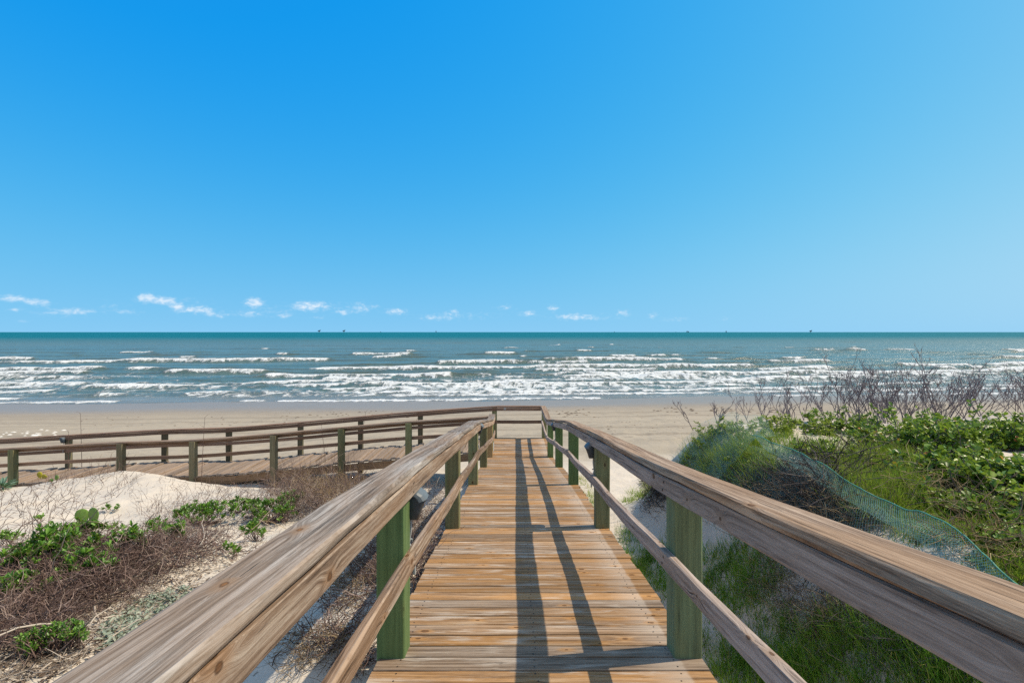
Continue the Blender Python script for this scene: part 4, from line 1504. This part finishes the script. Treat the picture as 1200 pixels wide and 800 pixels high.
# low leafy plants along the dune top
def dune_bush(cx, cy, rx, ry, h, n_leaf, label, lf=(.035, .06), asp=.62, mat='leaf_right', hmin=.02):
    cx, cy, _ = at_px(cx, cy)[0]
    cx, cy = float(cx), float(cy)
    c = (cx, cy, float(ground_z(cx, cy)))
    root = empty('dune_bush', c, label, 'bush', 'leafy bushes on top of the right dune')
    ns = max(14, int(n_leaf / 34))
    a = rng.uniform(0, 2 * np.pi, ns); r = np.sqrt(rng.uniform(0, 1, ns))
    b = np.stack([cx + rx * .75 * r * np.cos(a), cy + ry * .75 * r * np.sin(a), np.zeros(ns)], 1)
    b[:, 2] = ground_z(b[:, 0], b[:, 1]) - .02
    sp = Soup()
    low_ = np.stack([np.repeat(np.array([[cx, cy, c[2] - .05]]), ns, 0), (b + np.array([cx, cy, c[2]])) / 2 - np.array([0, 0, .03]), b], 1)
    v, f, i = tubes(low_, np.full((ns, 3), .006), 3)
    sp.add(v, f, np.full(len(v), .3))
    d = unit(rand_dirs(ns, .35, 1) + np.stack([.3 * np.cos(a) * r, .3 * np.sin(a) * r, np.zeros(ns)], 1))
    hs = h * rng.uniform(.5, 1.15, ns) * (1.15 - .55 * r)
    L = twigs(sp, b, d, hs, rng.uniform(.004, .007, ns), .22, 7, .02, .1, .7)
    k = rng.integers(0, ns, ns * 3); j = rng.integers(2, 6, ns * 3)
    L2 = twigs(sp, L[k, j], rand_dirs(ns * 3, .0, .9), hs[k] * rng.uniform(.25, .5, ns * 3), np.full(ns * 3, .003), .25, 7, 0, .1, .8)
    sp.build('branches', M['bare'], root)
    A = np.concatenate([L, L2])
    k = rng.integers(0, len(A), n_leaf); u = rng.uniform(2, 6, n_leaf)
    j = np.floor(u).astype(int).clip(0, 5); fr = (u - j)[:, None]
    pos = A[k, j] * (1 - fr) + A[k, j + 1] * fr
    dd = unit(rand_dirs(n_leaf, -.35, .9))
    nr = np.array([[.25, -.25, .8]]) + rng.normal(0, .5, (n_leaf, 3))
    ll = rng.uniform(*lf, n_leaf)
    v, f, i = leaves(pos, dd, nr, ll, ll * asp * rng.uniform(.85, 1.2, n_leaf), .16, .1)
    sp2 = Soup(); sp2.add(v, f, np.clip(rng.beta(2, 2.2, n_leaf) * .92 + (rng.uniform(0, 1, n_leaf) > .965) * .5, 0, 1)[i])
    sp2.build('foliage', M[mat], root)


for a in [
    (842, 512, .45, .4, .30, 900, 'low yellow green bush at the seaward tip of the right dune', (.03, .05), .6, 'leaf_yellow'),
    (885, 506, .55, .45, .32, 1300, 'yellow green bush right of the netted dune tip', (.03, .05), .6, 'leaf_yellow'),
    (930, 504, .6, .45, .32, 1400, 'yellow green bush along the crest below thin forked twigs', (.03, .05), .6, 'leaf_yellow'),
    (980, 504, .6, .5, .34, 1500, 'low leafy bush on the crest left of the bare thicket', (.035, .055), .62, 'leaf_right'),
    (1035, 506, .7, .6, .38, 1700, 'leafy bush in the middle of the dune top beneath bare branches', (.035, .06), .62, 'leaf_right'),
    (1050, 530, .5, .45, .40, 1400, 'leafy bush behind the lime grass patch', (.04, .06), .62, 'leaf_right'),
    (1095, 525, .65, .5, .58, 2200, 'tall leafy bush carrying orange leaves against the beach', (.045, .075), .7, 'leaf_right'),
    (1150, 520, .7, .6, .50, 2300, 'glossy bush near the right edge below bare branches', (.045, .07), .7, 'leaf_right'),
    (1205, 520, .8, .6, .50, 2200, 'glossy bush cut by the right edge on the crest', (.045, .07), .7, 'leaf_right'),
    (1100, 565, .50, .45, .40, 1800, 'large glossy leaved bush with white highlights beside the lime grass', (.045, .075), .7, 'leaf_right'),
    (1150, 572, .55, .5, .45, 2100, 'dense dark glossy bush at right above the fallen branch', (.045, .075), .7, 'leaf_right'),
    (1205, 580, .55, .5, .45, 1900, 'dense glossy bush cut by the right edge behind the branch', (.045, .075), .7, 'leaf_right'),
    (1130, 602, .35, .3, .26, 1100, 'nearer glossy bush above the long fallen branch', (.04, .065), .7, 'leaf_right'),
    (1185, 612, .40, .35, .30, 1300, 'glossy bush at the right edge above the pale sticks', (.04, .065), .7, 'leaf_right'),
    (806, 548, .28, .3, .20, 700, 'small yellow green bush lowest on the seaward dune tip', (.03, .05), .55, 'leaf_yellow'),
    (818, 528, .34, .3, .22, 800, 'yellow green bush under the hazy netting of the dune tip', (.03, .05), .55, 'leaf_yellow'),
    (865, 540, .35, .3, .20, 700, 'small dark bush between the two nettings', (.03, .05), .6, 'leaf_right'),
    (905, 540, .35, .3, .18, 600, 'small leafy bush on the sand above the dark dead brush', (.03, .05), .6, 'leaf_yellow'),
    (1120, 630, .26, .22, .14, 700, 'low leafy patch beside the fallen branch root', (.025, .045), .6, 'leaf_yellow'),
    (1165, 640, .30, .26, .18, 900, 'low glossy bush below the long fallen branch', (.03, .05), .65, 'leaf_right'),
    (1205, 650, .32, .28, .20, 900, 'low glossy bush cut by the right edge under the branch', (.03, .05), .65, 'leaf_right'),
    (1010, 545, .35, .3, .22, 600, 'small leafy bush beside the dead roots', (.03, .05), .6, 'leaf_yellow'),
    (1075, 590, .35, .3, .20, 700, 'small yellow green bush at the lower end of the lime grass', (.03, .05), .6, 'leaf_yellow'),
    (960, 535, .40, .35, .26, 800, 'small leafy bush above the start of the netting', (.03, .05), .6, 'leaf_right'),
    (1250, 600, .6, .5, .45, 1200, 'glossy bush just beyond the right edge bushes', (.045, .07), .7, 'leaf_right'),
    (1175, 668, .30, .3, .10, 800, 'low small leaved patch by the netting end', (.018, .032), .55, 'leaf_right'),
    (1030, 575, .40, .35, .14, 700, 'small leaved green patch inside the lime grass', (.02, .035), .55, 'leaf_yellow'),
]:
    dune_bush(*a)


# bare grey shrubs standing against the beach and surf
def bare_shrub(x, y, h, n_stem, label, spread=.55):
    z = float(ground_z(x, y))
    lines = []; rads = []
    def grow(p, d, ln, r, depth):
        pts = [p]
        k = 6
        for i in range(k - 1):
            d = (d + Vector((random.gauss(0, .10), random.gauss(0, .10), random.gauss(.06, .08)))).normalized()
            p = p + d * (ln / (k - 1))
            pts.append(p)
        lines.append([tuple(q) for q in pts])
        rads.append(np.linspace(r, r * .62, k))
        if depth > 0:
            for i in range(random.choice((2, 2, 3))):
                j = random.choice((2, 3, 4, 5))
                q = pts[j]
                a = random.uniform(0, 2 * math.pi)
                nd = (d + Vector((math.cos(a), math.sin(a), random.uniform(-.1, .5))) * random.uniform(.45, .8)).normalized()
                grow(q, nd, ln * random.uniform(.42, .68), max(r * .70, .0024), depth - 1)
    for i in range(int(n_stem * (1.6 if x < 5 else 2.3) + .5)):
        a = random.uniform(0, 2 * math.pi)
        d = Vector((math.cos(a) * spread, math.sin(a) * spread, 1)).normalized()
        p = Vector((x + random.gauss(0, .05 + .03 * n_stem), y + random.gauss(0, .12), z - .03))
        grow(p, d, h * random.uniform(.42, .60), random.uniform(.0060, .0085), 4)
    v, f, i = tubes(np.array(lines), np.array(rads), 4)
    rr = rng.uniform(0, 1, len(lines))[i]
    me = np_mesh('bare_shrub', v, f, rr)
    o = link_mesh('bare_shrub', me, M['bare'])
    tag(o, label, 'shrub', 'leafless shrubs on the right dune crest')


for a in [
    (3.95, 8.3, 1.00, 2, 'single forked bare shrub above the yellow green bushes', .3),
    (3.3, 8.1, 0.62, 3, 'short wispy bare shrub at the seaward dune tip', .5),
    (4.75, 8.4, 1.00, 4, 'slender bare shrub left of the dense bare thicket', .6),
    (5.35, 8.2, 1.20, 5, 'leaning bare shrub at the left of the bare thicket', .7),
    (5.9, 8.1, 1.18, 6, 'tallest bare shrub crossing the surf line', .5),
    (6.4, 8.3, 1.16, 7, 'bushy bare shrub right of the tallest bare one', .55),
    (7.0, 8.0, 1.00, 6, 'bare shrub behind the orange leaved bush', .6),
    (7.6, 8.3, 0.98, 6, 'wide forked bare shrub against the beach at right', .7),
    (8.3, 8.1, 0.88, 6, 'dark bare shrub close to the right edge', .6),
    (9.0, 8.3, 0.80, 6, 'bare shrub cut by the right edge', .6),
    (4.9, 6.9, 0.45, 2, 'low crooked bare shrub amid the dune leaves', .9),
    (5.9, 7.3, 0.80, 4, 'bare shrub rising through the leafy dune middle', .8),
    (7.1, 6.4, 0.80, 4, 'crooked bare shrub over the glossy bushes', .9),
    (9.6, 7.4, 0.72, 4, 'bare shrub outside the glossy bushes at far right', .7),
]:
    bare_shrub(*a)

# long fallen branches over the dune edge
for pts, r, lab in (([(1075, 640), (1110, 622), (1150, 605), (1180, 585), (1215, 560)], .014, 'long dark fallen branch reaching from the netting to the right edge'),
                    ([(1090, 632), (1112, 650), (1130, 668), (1146, 684)], .008, 'pale thin stick lying across the netting end'),
                    ([(1060, 575), (1110, 590), (1150, 600), (1165, 612)], .007, 'pale curved stick below the glossy bush')):
    q = at_px([p[0] for p in pts], [p[1] for p in pts])
    q[:, 2] += np.linspace(.03, .22 if r > .01 else .05, len(q))
    cp = catmull([Vector(p) for p in q], 4)
    L = np.array([[tuple(p) for p in cp]])
    L += rng.normal(0, .008, L.shape)
    sp = Soup()
    v, f, i = tubes(L, np.linspace(r, r * .55, L.shape[1])[None], 6)
    sp.add(v, f, np.full(len(v), .25 if r > .01 else .95))
    if r > .01:
        kk = rng.integers(4, L.shape[1], 9)
        twigs(sp, L[0, kk], unit(rand_dirs(9, -.1, .7)), rng.uniform(.2, .5, 9), np.full(9, .005), .2, 5, 0, .2, .5)
    tag(sp.build('fallen_branch', M['dark_twig'] if r > .01 else M['litter']), lab, 'branch')


# green netting draped over the scarp
def net_mat(name, cell, wire, colr):
    m, t = new_mat(name)
    uv = t.attr('gc').outputs['Vector']
    x, y, z = t.sep(uv)
    a = t.math('FRACT', t.math('DIVIDE', t.math('ADD', x, y), cell))
    b = t.math('FRACT', t.math('DIVIDE', t.math('SUBTRACT', x, y), cell))
    ma = t.math('LESS_THAN', a, wire / cell)
    mb = t.math('LESS_THAN', b, wire / cell)
    f = t.math('MAXIMUM', ma, mb)
    p = t.n('ShaderNodeBsdfPrincipled')
    p.inputs['Base Color'].default_value = (*colr, 1)
    p.inputs['Roughness'].default_value = .5
    tr = t.n('ShaderNodeBsdfTransparent')
    ms = t.n('ShaderNodeMixShader')
    t.link(f, ms.inputs[0]); t.link(tr.outputs[0], ms.inputs[1]); t.link(p.outputs[0], ms.inputs[2])
    o = t.n('ShaderNodeOutputMaterial')
    t.link(ms.outputs[0], o.inputs[0])
    return m


M['net'] = net_mat('green_plastic_netting', .026, .0020, (.27, .43, .35))
M['net_band'] = net_mat('folded_green_netting', .022, .0030, (.24, .43, .34))
M['net_cord'] = plain('green_net_cord', (.08, .26, .18), .5)


def net_surface(name, curve_a, curve_b, nu, nv, lift, mat, parent, amp=.05, seed=0):
    """a draped sheet between two ground curves"""
    A = np.array([tuple(p) for p in catmull([Vector(p) for p in curve_a], 12)])
    B = np.array([tuple(p) for p in catmull([Vector(p) for p in curve_b], 12)])
    ua = np.linspace(0, 1, len(A)); u = np.linspace(0, 1, nu); vv = np.linspace(0, 1, nv)
    a = np.stack([np.interp(u, ua, A[:, k]) for k in range(3)], 1)
    ub = np.linspace(0, 1, len(B))
    b = np.stack([np.interp(u, ub, B[:, k]) for k in range(3)], 1)
    g = a[:, None] * (1 - vv)[None, :, None] + b[:, None] * vv[None, :, None]
    if lift is not None:
        gz = ground_z(g[..., 0], g[..., 1])
        g[..., 2] = gz + lift + amp * (fbm(g[..., 0] * 3.0, g[..., 1] * 3.0, 200 + seed, 3) - .35)
    else:
        g[..., 2] += amp * (fbm(g[..., 0] * 4, g[..., 1] * 4, 210 + seed, 3) - .5)
    idx = np.arange(nu * nv).reshape(nu, nv)
    f = np.stack([idx[:-1, :-1], idx[1:, :-1], idx[1:, 1:], idx[:-1, 1:]], -1).reshape(-1, 4)
    me = np_mesh(name, g.reshape(-1, 3), f)
    du = np.concatenate([[0], np.cumsum(np.linalg.norm(np.diff(g[:, 0], axis=0), axis=1))])
    ln = np.linalg.norm(np.diff(g, axis=1), axis=2)
    dv = np.concatenate([np.zeros((nu, 1)), np.cumsum(ln, 1)], 1)
    gc = np.stack([np.repeat(du[:, None], nv, 1), dv, np.zeros((nu, nv))], -1)
    at = me.attributes.new('gc', 'FLOAT_VECTOR', 'POINT')
    at.data.foreach_set('vector', gc.astype(np.float32).ravel())
    return link_mesh(name, me, mat, parent, smooth=True), g


def gp(x, y, dz=0):
    return (x, y, float(ground_z(x, y)) + dz)


net = empty('dune_netting', gp(2.9, 4.5), 'green plastic netting draped along the edge of the right dune', 'netting')
top = [(2.66, 2.0), (2.84, 2.9), (2.94, 3.4), (2.95, 4.1), (2.98, 5.2), (2.95, 6.2), (3.0, 7.1)]
low = [(2.55, 2.0), (2.6, 2.9), (2.62, 3.6), (2.55, 4.4), (2.45, 5.4), (2.45, 6.4), (2.5, 7.2)]
band = [(2.56, 2.0), (2.72, 2.9), (2.80, 3.4), (2.82, 4.1), (2.85, 5.2), (2.85, 5.6), (2.9, 5.8)]
o, g = net_surface('draped_sheet', [gp(*p, .05) for p in top], [gp(*p, .05) for p in low], 90, 24, .12, M['net'], net, .14, 0)
o, g2 = net_surface('folded_edge', [gp(*p, .15 + .025 * q_) for q_, p in enumerate(top[:6])], [gp(*p, .10 + .02 * q_) for q_, p in enumerate(band[:6])], 80, 8, None, M['net_band'], net, .06, 1)
edge_pts = np.concatenate([g2[:, 0][None]])
v, f, i = tubes(edge_pts, np.full(edge_pts.shape[:2], .006), 5)
me = np_mesh('edge_cord', v, f, np.full(len(v), .5))
link_mesh('edge_cord', me, M['net_cord'], net)

net2 = empty('dune_netting', gp(2.9, 7.2), 'hazy green netting thrown over the grass at the seaward dune tip', 'netting')
net_surface('draped_sheet', [gp(2.45, 8.2), gp(3.0, 7.9), gp(3.5, 7.0)], [gp(2.2, 6.9), gp(2.6, 6.3), gp(3.1, 5.9)], 50, 30, .20, M['net'], net2, .16, 3)

# beach wrack: dark weed and pale shells scattered on the beach
sp = Soup()
for poly, nn, s_, rr in (([(640, 481), (690, 479), (700, 490), (660, 490)], 26, .10, (.0, .5)), ([(760, 478), (920, 476), (930, 484), (760, 486)], 60, .11, (0, .5)),
                         ([(330, 485), (480, 480), (480, 490), (330, 492)], 34, .08, (0, .5)), ([(0, 505), (80, 503), (80, 510), (0, 512)], 24, .09, (.9, 1)),
                         ([(100, 490), (560, 478), (560, 500), (100, 500)], 60, .06, (0, .6)), ([(700, 486), (850, 486), (850, 500), (700, 510)], 40, .05, (.1, .6))):
    b = scatter(poly, nn)
    n = len(b)
    th = rng.uniform(0, 6.28, n)
    k = 6
    for q in range(n):
        ang = np.linspace(0, 2 * np.pi, k, endpoint=False) + th[q]
        r0 = s_ * rng.uniform(.4, 1.2, k)
        v = np.stack([b[q, 0] + r0 * 1.6 * np.cos(ang), b[q, 1] + r0 * np.sin(ang), np.full(k, b[q, 2] - .01)], 1)
        topv = np.array([[b[q, 0], b[q, 1], b[q, 2] + s_ * .35]])
        vv = np.concatenate([v, topv])
        fc = np.array([[i_, (i_ + 1) % k, k, k] for i_ in range(k)])
        sp.add(vv, fc[:, :3], np.full(k + 1, rng.uniform(*rr)))
M['wrack'] = twig_mat('beach_wrack', [(0, (.07, .05, .035)), (.6, (.17, .13, .09)), (.9, (.65, .62, .56)), (1, (.8, .78, .72))])
tag(sp.build('beach_wrack', M['wrack']), 'bits of dark seaweed and pale shells strewn over the beach', 'beach wrack', kind='stuff')
